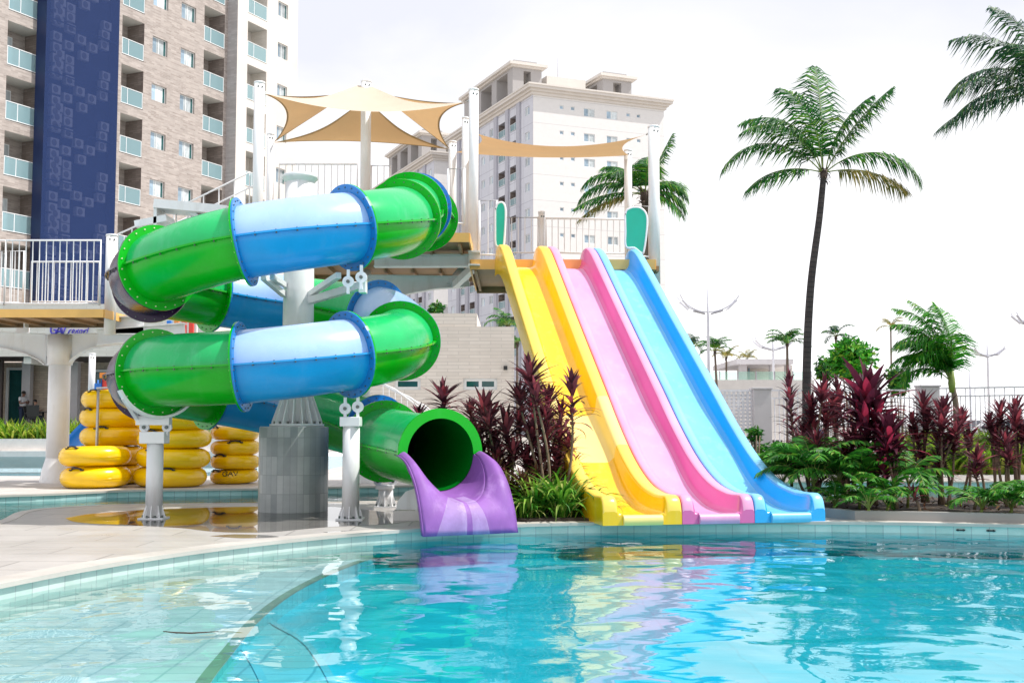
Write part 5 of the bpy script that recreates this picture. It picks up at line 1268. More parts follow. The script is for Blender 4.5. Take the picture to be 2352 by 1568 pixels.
for p in Q:
    for k in range(NP+1):
        a = pi+pi*k/NP; vs.append(p+Vector((0, .42*math.cos(a)+.3, .36+.38*math.sin(a))))
sm.add(vs, [(i*(NP+1)+k, i*(NP+1)+k+1, (i+1)*(NP+1)+k+1, (i+1)*(NP+1)+k) for i in range(len(Q)-1) for k in range(NP)], 0, True)
so = sm.build('chute', 'play_blue', ps_).modifiers.new('Solidify', 'SOLIDIFY'); so.thickness = .03
for k, mm in enumerate(('play_blue', 'play_orange', 'play_red', 'play_red')): pxbox(382+k*17, 393+k*17, 736, 768, 33.0, .15, 'panel', mm, ps_)
pxbox(370, 460, 766, 772, 33.0, .3, 'deck', 'play_orange', ps_); pxbox(376, 380, 772, 1075, 33.1, .1, 'post', 'frame', ps_); pxbox(446, 450, 730, 1075, 33.1, .1, 'post', 'frame', ps_)
# ------------------------------------------------------------------ plants
def frond(mb, base, az, el0, L, droop, nl=46, ll=.45, hang=.5, wid=.016, m_r=0, m_l=1, curl=1.3, jit=.12, steps=16, bare=.14, sway=0.0, rad=.016):
    az, el0, droop = R(az), R(el0), R(droop); base = Vector(base); p = base.copy(); pts = [p.copy()]; dirs = []
    for i in range(steps):
        t = (i+.5)/steps; el = el0-droop*t**curl; a = az+sway*t
        d = Vector((math.cos(el)*math.cos(a), math.cos(el)*math.sin(a), math.sin(el))); dirs.append(d); p = p+d*(L/steps); pts.append(p.copy())
    mb.tube(pts, [rad*(1-.85*i/steps) for i in range(steps+1)], 5, m_r, cap=False)
    for k in range(nl):
        t = bare+(1-bare)*(k+.5)/nl; x = t*steps; i = min(int(x), steps-1); q = lerp(pts[i], pts[i+1], x-i); d = dirs[i]
        sd = d.cross(Vector((0, 0, 1)))
        if sd.length < .05: sd = Vector((-math.sin(az), math.cos(az), 0))
        sd.normalize(); prof = (.35+.65*math.sin(pi*min(1, (t-bare)/(1-bare)*.85+.15)))*(1 if t < .85 else lerp(1, .55, (t-.85)/.15))
        for sg in (-1, 1):
            l = ll*prof*rnd.uniform(1-jit, 1+jit); fw = rnd.uniform(.35, .6)+.5*t
            v1 = (sd*sg*rnd.uniform(.8, 1.1)+d*fw+Vector((0, 0, -hang*.35+rnd.uniform(-.12, .12)))).normalized()
            v2 = (v1+Vector((0, 0, -hang*rnd.uniform(.7, 1.3)))).normalized()
            m1 = q+v1*l*.5; m2 = m1+v2*l*.5; wv = v1.cross(Vector((sd.y, -sd.x, .3))).normalized()*wid; wv = d*wid if abs(v1.dot(d)) < .9 else wv
            mb.add([q-wv*.6, q+wv*.6, m1+wv, m1-wv, m2], [(0, 1, 2, 3), (3, 2, 4)], m_l, False)
def palm(px, base_py, Y, crown, label, fronds, tw=.3, group=None, mats=('rachis', 'frond'), dry=(), nl=46, ll=.45, hang=.5, mid=None, name='palm_tree', trunk='trunk', z0=0.0, wid=.016, curl=1.3, rad=.016, tuft=True, taper=.62, steps=16, jit=.15):
    B = Vector((xat(px, Y), Y, z0)); T = at(crown[0], crown[1], Y)
    t_ = thing(name, label, 'palm tree', B, group)
    P = [B]+[at(a, b, Y) for a, b in (mid or [])]+[T]; P = catmull(P, 10); n = len(P); L = sum((P[i+1]-P[i]).length for i in range(n-1)); rads = []
    for i in range(n):
        k = i/(n-1); rads.append(tw/2*lerp(1.0, taper, k)*(1+.35*max(0, 1-k*9)))
    MB().tube(P, rads, 14, 0, uv=True).build('trunk', trunk, t_)
    if tuft:
        fb_ = MB()
        for k in range(46):
            a = rnd.uniform(0, 2*pi); e = rnd.uniform(-.9, .9); d = Vector((math.cos(a)*math.cos(e), math.sin(a)*math.cos(e), math.sin(e))); q = T+Vector((math.cos(a), math.sin(a), 0))*tw*.28+Vector((0, 0, rnd.uniform(-tw*.6, tw*.7)))
            s_ = d.cross(Vector((0, 0, 1))).normalized()*tw*.14; l = rnd.uniform(.3, .8)*tw
            fb_.add([q-s_, q+s_, q+d*l*.6+s_*.7, q+d*l*.6-s_*.7, q+d*l-Vector((0, 0, .05))], [(0, 1, 2, 3), (3, 2, 4)])
        fb_.sphere(T, (tw*.42, tw*.42, tw*.6), 10, 8); fb_.build('crown_fibre', 'fiber', t_)
    if not tuft: MB().tube([lerp(P[-2], T, .2)-Vector((0, 0, tw)), T, T+Vector((0, 0, tw*2.5))], [tw*.36, tw*.5, tw*.2], 12).build('crownshaft', 'rachis', t_)
    for i, f_ in enumerate(fronds):
        mb = MB(); az, el, L_, dr = f_[:4]; m2 = 'frond_dry' if i in dry else mats[1]
        frond(mb, T+Vector((math.cos(R(az)), math.sin(R(az)), 0))*tw*.2+Vector((0, 0, tw*.3)), az, el, L_, dr, nl, ll, hang, wid, curl=curl, rad=rad, sway=rnd.uniform(-.25, .25), steps=steps, jit=jit)
        mb.build('frond', [mats[0], m2], t_)
    return t_
rnd.seed(21)
palm(1850, 1105, 25.7, (1892, 402), 'tall coconut palm with a dark curved trunk rising from the red plants on the right',
     [(186, 12, 1.88, 62), (177, 50, 2.7, 118), (196, 64, 2.4, 100), (168, 80, 2.5, 105), (215, 88, 2.35, 85), (100, 92, 2.5, 20), (4, 62, 2.4, 24), (354, 40, 2.5, 118), (6, 12, 2.0, 60), (345, 80, 2.0, 50)],
     .205, mid=[(1853, 850), (1862, 660), (1882, 500)], nl=84, ll=.70, hang=.9, wid=.015, jit=.45, dry=(8,))
palm(2440, 1120, 25.6, (2424, 224), 'coconut palm at the right edge with only its left hanging fronds in view',
     [(172, 68, 2.75, 85), (178, 46, 2.6, 105), (186, 28, 2.7, 75), (183, 0, 2.85, 42), (195, 12, 2.5, 60), (160, 85, 2.5, 60), (210, 60, 2, 80), (20, 50, 2, 80), (330, 40, 2, 80), (90, 70, 2, 60), (270, 60, 2.0, 90)], .3, nl=76, ll=.80, hang=.9, mats=('rachis', 'frond_dark'), wid=.016, jit=.45)
palm(1490, 1060, 30, (1482, 452), 'coconut palm half hidden behind the teal side panel above the three lane slide',
     [(182, 34, 1.95, 100), (176, 55, 1.9, 115), (195, 2, 2.0, 40), (200, -8, 2.0, 38), (80, 80, 1.5, 60), (10, 72, 1.7, 12), (355, 42, 1.25, 120), (350, 15, 1.2, 95), (330, -10, 1.2, 60), (150, 70, 1.5, 80), (270, 60, 1.5, 95), (230, 50, 1.5, 90), (40, 50, 1.4, 90)], .3, nl=66, ll=.6, hang=.8, wid=.018, jit=.35, dry=(3,), z0=0, trunk='trunk2')
palm(2192, 1080, 27, (2186, 880), 'windblown bright green areca palm behind the railing fence on the right',
     [(170, 96, 2.2, 70), (160, 92, 2.3, 85), (180, 88, 2.1, 100), (188, 78, 1.9, 115), (172, 68, 1.7, 125), (200, 82, 1.8, 120), (150, 86, 1.9, 85), (215, 80, 1.5, 130), (90, 94, 2.0, 55), (170, 100, 1.9, 45), (250, 86, 1.7, 100), (178, 48, 1.4, 125), (185, 92, 2.0, 140), (165, 84, 1.5, 150), (195, 70, 1.5, 140)], .17, mats=('rachis', 'frond_bright'), nl=70, ll=.66, hang=.75, jit=.3, name='areca_palm', trunk='trunk2', mid=[(2196, 940)], wid=.013, z0=.06, tuft=False)
far = 'palms in the distance beyond the garden fence'
def farpalm(px, py, Y, s, label, mm='frond', n=11, base=None, lean=0, **k):
    fr_l = [(360*i/n+rnd.uniform(-14, 14), rnd.uniform(25, 85), s*rnd.uniform(.8, 1.15), rnd.uniform(70, 130)) for i in range(n)]
    palm(px+lean, 1000, Y, (px, py), label, fr_l, s*.15, far, ('rachis', mm), nl=22, ll=s*.30, hang=.5, wid=s*.018, trunk='trunk2', rad=s*.016, steps=9, **k)
farpalm(1642, 808, 60, 1.15, 'small dark green palm just right of the pale blue slide edge', lean=10)
farpalm(1592, 800, 62, 1.2, 'greyish palm peeking over the blue slide edge', 'frond_dark', 9)
farpalm(1808, 790, 56, 1.25, 'bushy palm behind the curved lamp arms left of the tall trunk', 'frond', 16)
farpalm(1920, 775, 58, 1.1, 'thin crowned palm above the green bush right of the tall trunk', 'frond_dark', 9)
farpalm(2046, 752, 66, .95, 'slender palm with a small tuft between bush and areca palm', 'frond_dry', 7)
farpalm(1668, 822, 70, 1.1, 'yellowish spreading palm left of the terrace house', 'frond_dry', 10)
farpalm(1716, 826, 70, .9, 'small yellow green palm in front of the terrace house roof', 'frond_dry', 9)
farpalm(1166, 752, 46, 1.15, 'small bright palm showing over the low pale pool building', 'frond', 12)
farpalm(1188, 790, 48, .9, 'low palm fronds right of the low pale pool building', 'frond', 8)
# leafy trees and bushes as clumps of many small leaves
def leaf_cloud(mb, c, r, n, s, m=0, flat=1.0):
    c = Vector(c)
    for _ in range(n):
        d = Vector((rnd.gauss(0, 1), rnd.gauss(0, 1), rnd.gauss(0, 1))).normalized(); k = rnd.uniform(.45, 1.0)**.6
        p = c+Vector((d.x*r[0], d.y*r[1], d.z*r[2]))*k; u = Vector((rnd.gauss(0, 1), rnd.gauss(0, 1), rnd.gauss(0, .6))).normalized(); w_ = u.cross(d)
        if w_.length < .1: continue
        w_.normalize(); l = s*rnd.uniform(.6, 1.3)
        mb.add([p, p+u*l*.5+w_*l*.22, p+u*l, p+u*l*.5-w_*l*.22], [(0, 1, 2, 3)], m)
def bush(px, py, Y, rpx, label, mm, n=700, s=.16, clumps=7, name='bush', gz=0.0, cat='bush', group=None):
    c = at(px, py, Y); r = mlen(rpx, Y); t_ = thing(name, label, cat, (c.x, Y, gz), group); mb = MB()
    for k in range(clumps):
        a = rnd.uniform(0, 2*pi); q = c+Vector((math.cos(a)*r*.55*rnd.random(), math.sin(a)*r*.5*rnd.random(), rnd.uniform(-.45, .5)*r)); rr = r*rnd.uniform(.35, .6); leaf_cloud(mb, q, (rr, rr, rr*.9), n//clumps, s)
    mb.build('foliage', mm, t_); st = MB()
    for k in range(4):
        a = 2*pi*k/4; st.tube([(c.x+.05*math.cos(a), Y+.05*math.sin(a), gz), (c.x+r*.2*math.cos(a), Y+r*.2*math.sin(a), lerp(gz, c.z, .6)), (c.x+r*.4*math.cos(a), Y+r*.4*math.sin(a), c.z)], [.05*r+.015, .03*r+.01, .01], 6)
    st.build('stem', 'cane', t_); return t_
bush(1955, 830, 44, 62, 'bright green leafy bush rising behind the big red cordyline', 'frond_bright', 2200, .26, 12)
bush(2065, 880, 46, 40, 'darker green bush left of the windblown areca palm', 'frond', 900, .24, 7)
bush(1895, 850, 47, 34, 'low dark bush right behind the tall palm trunk', 'frond', 700, .22, 6)
bush(1000, 716, 41, 24, 'round green shrub on the roof line of the low pale building', 'frond', 700, .16, 6)
bush(1735, 1000, 17.6, 26, 'small glossy shrub with upright leaves beside the blue slide lane', 'fern', 260, .085, 6, gz=.08)
bush(1712, 1075, 17.0, 30, 'dark low shrub tucked against the right side of the blue lane', 'fern', 420, .09, 6, gz=.08)

# ---- cordylines (red leaved cabbage plants)
def leaf(mb, p, az, el, L, w, droop, m=1, segs=5, fold=.25):
    az, el, dr = R(az), R(el), R(droop); q = Vector(p); h = Vector((math.cos(az), math.sin(az), 0)); sd = Vector((-math.sin(az), math.cos(az), 0)); Lp, Cp, Rp = [], [], []
    for i in range(segs+1):
        t = i/segs; e = el-dr*t**1.5; d = h*math.cos(e)+Vector((0, 0, 1))*math.sin(e); up_ = Vector((0, 0, 1))*math.cos(e)-h*math.sin(e)
        ww = w*(.28+.72*math.sin(pi*min(1, t*.8+.12)))*(1-t**4) if t < 1 else 0.0
        Cp.append(q.copy()); Lp.append(q+sd*ww+up_*ww*fold); Rp.append(q-sd*ww+up_*ww*fold); q = q+d*(L/segs)
    vs = []
    for i in range(segs+1): vs += [Lp[i], Cp[i], Rp[i]]
    fs = []
    for i in range(segs):
        a = 3*i; fs += [(a, a+1, a+4, a+3), (a+1, a+2, a+5, a+4)]
    mb.add(vs, fs, m, True)
def crown(mb, top, axis, hl, n, L, w, e0=86, e1=-5, droop=55, m=1):
    top, axis = Vector(top), Vector(axis).normalized()
    for i in range(n):
        t = i/(n-1); p = top-axis*hl*t; el = lerp(e0, e1, t**.58)+rnd.uniform(-16, 16)
        leaf(mb, p, i*137.5+rnd.uniform(-16, 16), el, L*rnd.uniform(.62, 1.15)*lerp(.62, 1.0, min(1, t*3)), w*rnd.uniform(.8, 1.15), droop*rnd.uniform(.6, 1.4)*lerp(.4, 1.2, t), m)
CG = 'burgundy cordylines in the planting beds'
def cordy(label, px, Y, heads, mm='cordy', gz=.05, n=58, w=.068, droop=36, cane=.019, hl=.62, e1=6):
    B = Vector((xat(px, Y), Y, gz)); t_ = thing('cordyline_plant', label, 'cordyline', B, CG)
    for h in heads:
        hx_, hy_, rp = h[:3]; Lf = mlen(rp, Y)*1.22; dy = rnd.uniform(-.25, .25); c = at(hx_, hy_, Y); c.y += dy; c.z = max(c.z, gz+Lf*.5)
        top = c-Vector((0, 0, Lf*.12)); b = B+Vector((rnd.uniform(-.08, .08), rnd.uniform(-.06, .06), 0))
        mid_ = lerp(b, top, .5)+Vector((rnd.uniform(-.07, .07), rnd.uniform(-.05, .05), 0)); P = catmull([b, mid_, top], 5)
        MB().tube(P, [cane*lerp(1.15, .7, i/(len(P)-1)) for i in range(len(P))], 7, 0).build('cane', 'cane', t_)
        mb = MB(); crown(mb, top+Vector((0, 0, Lf*.08)), (top-mid_), Lf*(h[3] if len(h) > 3 else hl), n, Lf, Lf*w, e1=e1, droop=droop, m=0)
        mb.build('leaf_crown', [mm], t_)
    return t_
rnd.seed(5)
cordy('dark cordyline head standing alone just above the green exit tube', 1018, 17.3, [(1016, 902, 54)], n=64, w=.085)
cordy('small cordyline tuft left of the lone head, low over the exit tube', 962, 17.3, [(962, 946, 36)], n=40, w=.085)
cordy('tallest left bed cordyline, its top head reaching over the low building corner', 1264, 15.15, [(1216, 850, 68), (1190, 905, 55), (1228, 900, 50)], 'cordy', n=56)
cordy('cordyline with a broad drooping head right above the exit ring', 1132, 15.8, [(1110, 930, 66), (1094, 990, 58), (1125, 950, 55), (1078, 940, 44), (1105, 1030, 48)], 'cordy', n=54)
cordy('slender cordyline with one sparse head in front of the yellow lane', 1290, 15.4, [(1312, 880, 60)], 'cordy', n=36, w=.09, droop=75, hl=1.4)
cordy('reddish cordyline in the middle of the left bed below the tallest heads', 1236, 16.4, [(1262, 910, 52), (1238, 965, 56), (1225, 930, 50), (1290, 940, 44)], 'cordy_red', n=40)
cordy('dense dark cordyline behind the upper edge of the purple chute', 1168, 15.4, [(1160, 975, 62), (1142, 1040, 58), (1180, 1030, 50), (1130, 1010, 52), (1168, 1075, 48), (1120, 965, 46)], n=56)
cordy('dense dark cordyline in the centre of the left bed', 1226, 15.5, [(1222, 985, 60), (1206, 1052, 56), (1245, 1050, 48), (1190, 960, 52), (1232, 1090, 50), (1255, 1000, 46)], n=56)
cordy('dark cordyline leaning against the yellow lane at mid height', 1284, 15.9, [(1286, 988, 54), (1274, 1048, 50), (1305, 1010, 45), (1255, 955, 48), (1300, 1070, 46), (1268, 1090, 46)], n=50)
cordy('brownish cordyline low beside the yellow lane', 1322, 15.9, [(1312, 1060, 42), (1335, 1092, 36)], 'cordy_dull', n=44)
cordy('brownish green cordyline low behind the purple chute', 1152, 14.95, [(1160, 1100, 50), (1140, 1075, 45)], 'cordy_dull', n=44)
cordy('brownish green cordyline low in the middle of the left bed', 1205, 15.0, [(1198, 1108, 52), (1230, 1095, 46), (1175, 1130, 46), (1220, 1130, 46)], 'cordy_dull', n=44)
cordy('brownish cordyline low at the back of the left bed', 1262, 15.6, [(1262, 1100, 48), (1290, 1085, 42), (1240, 1140, 44), (1310, 1125, 44)], 'cordy_dull', n=44)
cordy('column shaped cordyline just left of the tall palm trunk, leaves all down its stem', 1812, 16.8, [(1812, 868, 46, 3.6)], n=84, w=.085, droop=70, e1=5, gz=.1)
cordy('full dark cordyline right in front of the tall palm trunk', 1872, 17.0, [(1882, 895, 54), (1868, 975, 54), (1888, 1030, 48), (1862, 930, 50), (1900, 950, 50), (1850, 985, 46), (1875, 1060, 46)], n=54, gz=.1)
cordy('dark cordyline between the palm trunk plants and the big red one', 1932, 17.3, [(1930, 885, 48, 1.4), (1924, 962, 50), (1915, 920, 46), (1942, 1000, 48), (1920, 1040, 46)], n=54, gz=.1)
cordy('biggest brightest red cordyline with broad upright leaves', 1996, 15.9, [(1992, 895, 108, .55), (1980, 960, 84), (2012, 945, 80), (1968, 930, 60), (2015, 985, 60), (1990, 1020, 55)], 'cordy_red', n=46, w=.076, droop=42, gz=.1, cane=.02)
cordy('broad leaved red cordyline low right of the biggest one', 2040, 15.2, [(2052, 985, 74, .6), (2022, 1060, 58), (2035, 1020, 50), (2070, 1020, 46)], 'cordy_red', n=42, w=.080, droop=42, gz=.1)
cordy('dark cordyline left of the pair under the areca palm', 2125, 16.4, [(2120, 925, 50), (2112, 1000, 52), (2130, 965, 48), (2098, 965, 42), (2118, 1050, 44)], n=52, gz=.1)
cordy('dark cordyline right of the pair under the areca palm', 2166, 16.0, [(2178, 938, 60), (2168, 1012, 56), (2185, 985, 50), (2160, 965, 50), (2195, 1010, 46), (2160, 1060, 44)], n=56, gz=.1)
cordy('single small headed cordyline on a thin cane before the yellow green hedge', 2240, 15.0, [(2250, 1045, 44), (2238, 1075, 36)], n=40, w=.09, gz=.1)
cordy('dark cordyline second from the right edge', 2290, 16.2, [(2290, 945, 46), (2284, 1000, 42), (2275, 965, 42), (2300, 985, 42)], n=48, gz=.1)
cordy('dark cordyline at the right edge of the view', 2332, 16.0, [(2326, 962, 52), (2348, 990, 48), (2335, 935, 44), (2315, 1005, 42)], n=52, gz=.1)
cordy('short cordyline tuft beside the kerb below the areca pair', 2100, 14.7, [(2100, 1130, 32)], n=36, gz=.1)
cordy('tiny pinkish cordyline tuft beside the blue lane', 1706, 16.8, [(1706, 1085, 26)], 'cordy_red', n=30, gz=.1)
cordy('short dark cordyline between the two at the right edge', 2308, 15.5, [(2312, 1010, 44), (2300, 1045, 40)], gz=.1)
cordy('dark cordyline behind the single small headed one', 2215, 17.0, [(2206, 960, 44), (2222, 1000, 44)], gz=.1)
cordy('cordyline just beyond the right edge of the view', 2390, 15.6, [(2392, 955, 52), (2380, 1010, 48)], n=46, gz=.1)
cordy('low dark cordyline filling below the palm trunk', 1850, 16.3, [(1846, 1015, 48), (1904, 1045, 46), (1830, 1040, 44), (1870, 1010, 46), (1890, 1075, 42)], n=50, gz=.1)
cordy('low dark cordyline filling left of the biggest red one', 1956, 16.5, [(1954, 1000, 52), (1962, 1052, 46), (1940, 1035, 46), (1975, 1075, 44)], n=50, gz=.1)
# strap leaved clumps at the edge of the left bed
def strap(label, px, Y, rpx, n=90, gz=.035, mm='strap', group='strap leaved clumps along the left bed', w=.028, e=(35, 88), dr=120):
    B = Vector((xat(px, Y), Y, gz)); t_ = thing('strap_leaf_plant', label, 'plant', B, group); mb = MB(); Lf = mlen(rpx, Y)*1.65
    for i in range(n):
        a = rnd.uniform(0, 360); q = B+Vector((math.cos(R(a)), math.sin(R(a)), 0))*rnd.uniform(0, .14); leaf(mb, q, a+rnd.uniform(-25, 25), rnd.uniform(*e), Lf*rnd.uniform(.6, 1.1), Lf*w, dr*rnd.uniform(.6, 1.3), 0, 6, .35)
    mb.build('leaves', [mm], t_); return t_
strap('bright strap leaved clump at the pool edge near the purple chute', 1226, 14.75, 80, 100)
strap('bright strap leaved clump in the middle of the pool edge bed', 1292, 14.75, 88, 110)
strap('bright strap leaved clump touching the foot of the yellow lane', 1346, 14.85, 66, 80)
strap('taller strap leaved clump behind the other pool edge clumps', 1268, 15.25, 88, 90)
strap('small strap leaved clump beside the purple chute side', 1196, 14.65, 46, 60)
strap('strap leaved clump halfway up beside the yellow lane', 1328, 15.5, 66, 60)
# ferny palmlets in the right bed
FG = 'feathery green palmlets in the right bed'
def fern(label, px, Y, rpx, n=11, gz=.085, mm='fern'):
    hi = .28 if Y > 15.3 else .05
    B = Vector((xat(px, Y), Y, gz)); t_ = thing('palmlet', label, 'plant', B, FG); L_ = mlen(rpx, Y)*2.0
    mb = MB(); mb.tube([B, B+Vector((.02, 0, hi))], .02, 6, 1)
    for i in range(n): frond(mb, B+Vector((.02, 0, hi)), 360*i/n+rnd.uniform(-15, 15), rnd.uniform(48, 86), L_*rnd.uniform(.7, 1.1), rnd.uniform(70, 125), 18, L_*.27, .45, L_*.022, m_r=1, m_l=0, steps=8, bare=.3, rad=.008)
    mb.build('fronds', [mm, 'rachis'], t_); return t_
for px, Y, rp, lb_ in ((1792, 16.3, 46, 'first palmlet right of the blue lane'), (1812, 16.5, 84, 'palmlet under the column shaped cordyline'), (1862, 15.8, 88, 'palmlet under the tall palm trunk'), (1916, 15.7, 82, 'palmlet right of the trunk palmlet'), (1968, 15.4, 76, 'palmlet left below the biggest red cordyline'),
                      (2030, 15.0, 74, 'palmlet right below the biggest red cordyline'), (2078, 15.6, 74, 'palmlet left of the areca pair'), (1986, 14.62, 50, 'bright palmlet hanging over the kerb'), (2244, 14.55, 66, 'palmlet under the single small headed cordyline'), (2312, 14.6, 64, 'palmlet near the right edge'),
                      (1908, 15.3, 44, 'short palmlet beside the blue slide foot'), (2372, 14.3, 60, 'palmlet just past the right edge'), (1760, 17.5, 34, 'rear palmlet close to the blue lane')):
    fern('feathery green '+lb_, px, Y, rp)
# uncountable greenery: hedges across the river, planter grass
rnd.seed(9)
hg = MB()
for i in range(3600):
    px = rnd.uniform(1905, 2480); Y = rnd.uniform(25.5, 27.0); p = Vector((xat(px, Y), Y, .06)); l = rnd.uniform(.55, 1.2)*(1 if px > 2080 else .5)
    leaf(hg, p, rnd.uniform(0, 360), rnd.uniform(50, 89), l, .06, rnd.uniform(20, 80), 0, 4)
tag(hg.build('hedge_leaves', ['grass_bright']), 'yellow green strappy hedge along the far side of the slow river', 'hedge', kind='stuff')
hg = MB()
for i in range(34): leaf_cloud(hg, at(rnd.uniform(1690, 1910), rnd.uniform(1040, 1062), 26.5+rnd.uniform(-.6, .6)), (.4, .4, .28), 60, .14)
tag(hg.build('hedge_leaves', ['frond_bright']), 'clipped green hedge behind the palmlets left of the palm trunk', 'hedge', kind='stuff')
gm = MB()
for i in range(2600):
    px = rnd.uniform(-150, 470); Y = rnd.uniform(50.4, 52.1); p = Vector((xat(px, Y), Y, .48)); leaf(gm, p, rnd.uniform(0, 360), rnd.uniform(40, 88), rnd.uniform(.5, 1.25), .045, rnd.uniform(30, 110), 0, 3)
tag(gm.build('planter_grass', ['grass_bright']), 'tufted yellow green grass growing in the long white planter', 'grass', kind='stuff')
lt_ = MB()
for i in range(700):
    px = rnd.uniform(1400, 2450) if i % 3 else rnd.uniform(1080, 1390); Y = rnd.uniform(14.6, 17.6); x = xat(px, Y)
    if not (x > 4.2 or -.6 < x < 1.0): continue
    leaf(lt_, (x, Y, .10), rnd.uniform(0, 360), rnd.uniform(-5, 25), rnd.uniform(.08, .22), .018, 20, 0, 2)
tag(lt_.build('leaf_litter', ['cordy_dull']), 'fallen brown leaves scattered over the planting soil', 'leaf litter', kind='stuff')
# ------------------------------------------------------------------ right background: fence, lamps, terrace house, cars
YFn = 30.0
def pillar(px0, px1, ytop, label):
    a, b = xat(px0, YFn), xat(px1, YFn); zt = at(0, ytop, YFn).z; t_ = thing('fence_pillar', label, 'pillar', ((a+b)/2, YFn, 0))
    MB().box(a, b, YFn-.2, YFn+.25, 0, zt-.05).build('shaft', 'pillar', t_, bevel=.01); MB().box(a-.03, b+.03, YFn-.23, YFn+.28, zt-.05, zt).build('cap', 'pillar', t_, bevel=.01)
pillar(1727, 1768, 890, 'plain pale grey fence pillar between the perforated panel and the column shaped cordyline')
pillar(2109, 2152, 884, 'grey beige fence pillar behind the areca palm')
def rail_fence(pxa, pxb, Ya, Yb, yta, ytb, label, step=.115, gap=.10, z0=.3, mid=True):
    A, B = at(pxa, yta, Ya), at(pxb, ytb, Yb); t_ = thing('railing_fence', label, 'fence', (A.x, A.y, z0)); d = (B-A); L = Vector((d.x, d.y)).length; n = int(L/step); zt = A.z
    f_ = lambda k, z: Vector((lerp(A.x, B.x, k), lerp(A.y, B.y, k), z)); r1 = MB()
    r1.bar(f_(0, zt), f_(1, zt), .05, .04); r1.bar(f_(0, zt-gap-.06), f_(1, zt-gap-.06), .045, .035); r1.bar(f_(0, z0+.12), f_(1, z0+.12), .045, .035); r1.build('rails', 'fence', t_)
    b_ = MB()
    for i in range(n+1):
        k = i/n; b_.cyl(f_(k, z0+.12), f_(k, zt if i % 2 == 0 else zt-gap-.06), .015, .015, 6, 0, False)
    b_.build('bars', 'fence', t_); return t_
rail_fence(2152, 2560, YFn, 27.5, 892, 880, 'white vertical bar fence on the right between pillar and picture edge', gap=.14)
rail_fence(1768, 2109, YFn, YFn, 896, 890, 'white vertical bar fence between the two pillars behind the red plants', gap=.14)
# perforated screen panel
t_ = thing('perforated_fence', 'white perforated lattice fence panel left of the grey pillar beside the blue lane', 'fence', (xat(1690, YFn), YFn, .3))
a, b = xat(1560, YFn), xat(1727, YFn); zt = at(0, 897, YFn).z; mb = MB(); nx = 16; nz = 9
for i in range(nx+1): x = lerp(a, b, i/nx); mb.box(x-.034, x+.034, YFn, YFn+.03, .3, zt)
for j in range(nz+1): z = lerp(lerp(.3, zt, .45), zt-.12, j/nz); mb.box(a, b, YFn+.032, YFn+.05, z-.022, z+.022)
mb.box(a, b, YFn-.01, YFn+.055, zt-.03, zt+.03); mb.build('lattice', 'fence', t_)
# low wall with glass terrace and flat roofed house beyond
Y = 62.0
hs = thing('terrace_house', 'distant low white house with a flat roof and green glass terrace railing', 'building', (xat(1730, Y), Y, 0))
def hbox(px0, px1, y0, y1, Ya, dep, name, mm): 
    p, q = at(px0, y1, Ya), at(px1, y0, Ya); return MB().box(p.x, q.x, Ya, Ya+dep, p.z, q.z).build(name, mm, hs)
hbox(1610, 1870, 872, 1010, Y, 14, 'base_wall', 'planter_white'); hbox(1692, 1822, 824, 836, Y+5, 8, 'flat_roof', 'pillar'); hbox(1700, 1716, 836, 872, Y+6, .5, 'column', 'pillar'); hbox(1770, 1778, 836, 872, Y+6, .5, 'column', 'pillar'); hbox(1806, 1816, 836, 872, Y+6, .5, 'column', 'pillar')
hbox(1695, 1820, 838, 872, Y+10, .3, 'rear_wall', 'plaster'); hbox(1703, 1722, 842, 870, Y+9.6, .2, 'window', 'glass_blue')
mb = MB(); 
for k in range(6):
    p, q = at(1612+k*42, 872, Y+.4), at(1650+k*42, 853, Y+.4); mb.quad((p.x, Y+.4, p.z), (q.x, Y+.4, p.z), (q.x, Y+.4, q.z), (p.x, Y+.4, q.z))
mb.build('terrace_glass', 'rail_glass_clear', hs)
mb = MB()
for k in range(7): p, q = at(1610+k*42, 872, Y+.4), at(1611+k*42, 852, Y+.4); mb.box(p.x, p.x+.05, Y+.36, Y+.44, p.z, q.z)
mb.build('terrace_posts', 'lamp_head', hs)
# curved arm street lamps
LG = 'curved arm street lamps'
def street_lamp(px, ytop, yarm, Y, s, label, base=1005, arms=((-1, .2), (1, .35), (-1, -.5), (1, -.3))):
    t_ = thing('street_lamp', label, 'street lamp', (xat(px, Y), Y, 0), LG); x = xat(px, Y); zt, za = at(0, ytop, Y).z, at(0, yarm, Y).z
    MB().tube([(x, Y, 0), (x, Y, za), (x, Y, zt)], [.09, .065, .03], 8).build('pole', 'lamp', t_)
    for sg, dy in arms:
        am = MB(); P = [Vector((x+sg*s*math.sin(R(a))*1.0, Y+dy*s*a/75, za+s*(1-math.cos(R(a)))*.75)) for a in range(0, 80, 8)]; am.tube(P, .035, 6); a_ = am.build('arm', 'lamp', t_)
        for i, k in ((2, 1), (6, 0)):
            q = P[i]; d = (P[i+1]-P[i]).normalized(); hd_ = MB(); hd_.obox(q-Vector((0, 0, .07)), d, Vector((0, 1, 0)), d.cross(Vector((0, 1, 0))), .30, .11, .035); hd_.build('lamp_head', 'lamp_head' if k else 'lamp', a_, bevel=.015)
street_lamp(1628, 634, 716, 58, 1.55, 'tallest curved arm street lamp just right of the blue slide edge')
street_lamp(1777, 748, 800, 66, 1.2, 'curved arm street lamp in front of the bushy palm left of the tall trunk')
street_lamp(2270, 768, 815, 70, 1.0, 'small far curved arm street lamp above the right fence')
street_lamp(2374, 690, 742, 60, 1.0, 'curved arm street lamp cut by the right picture edge')
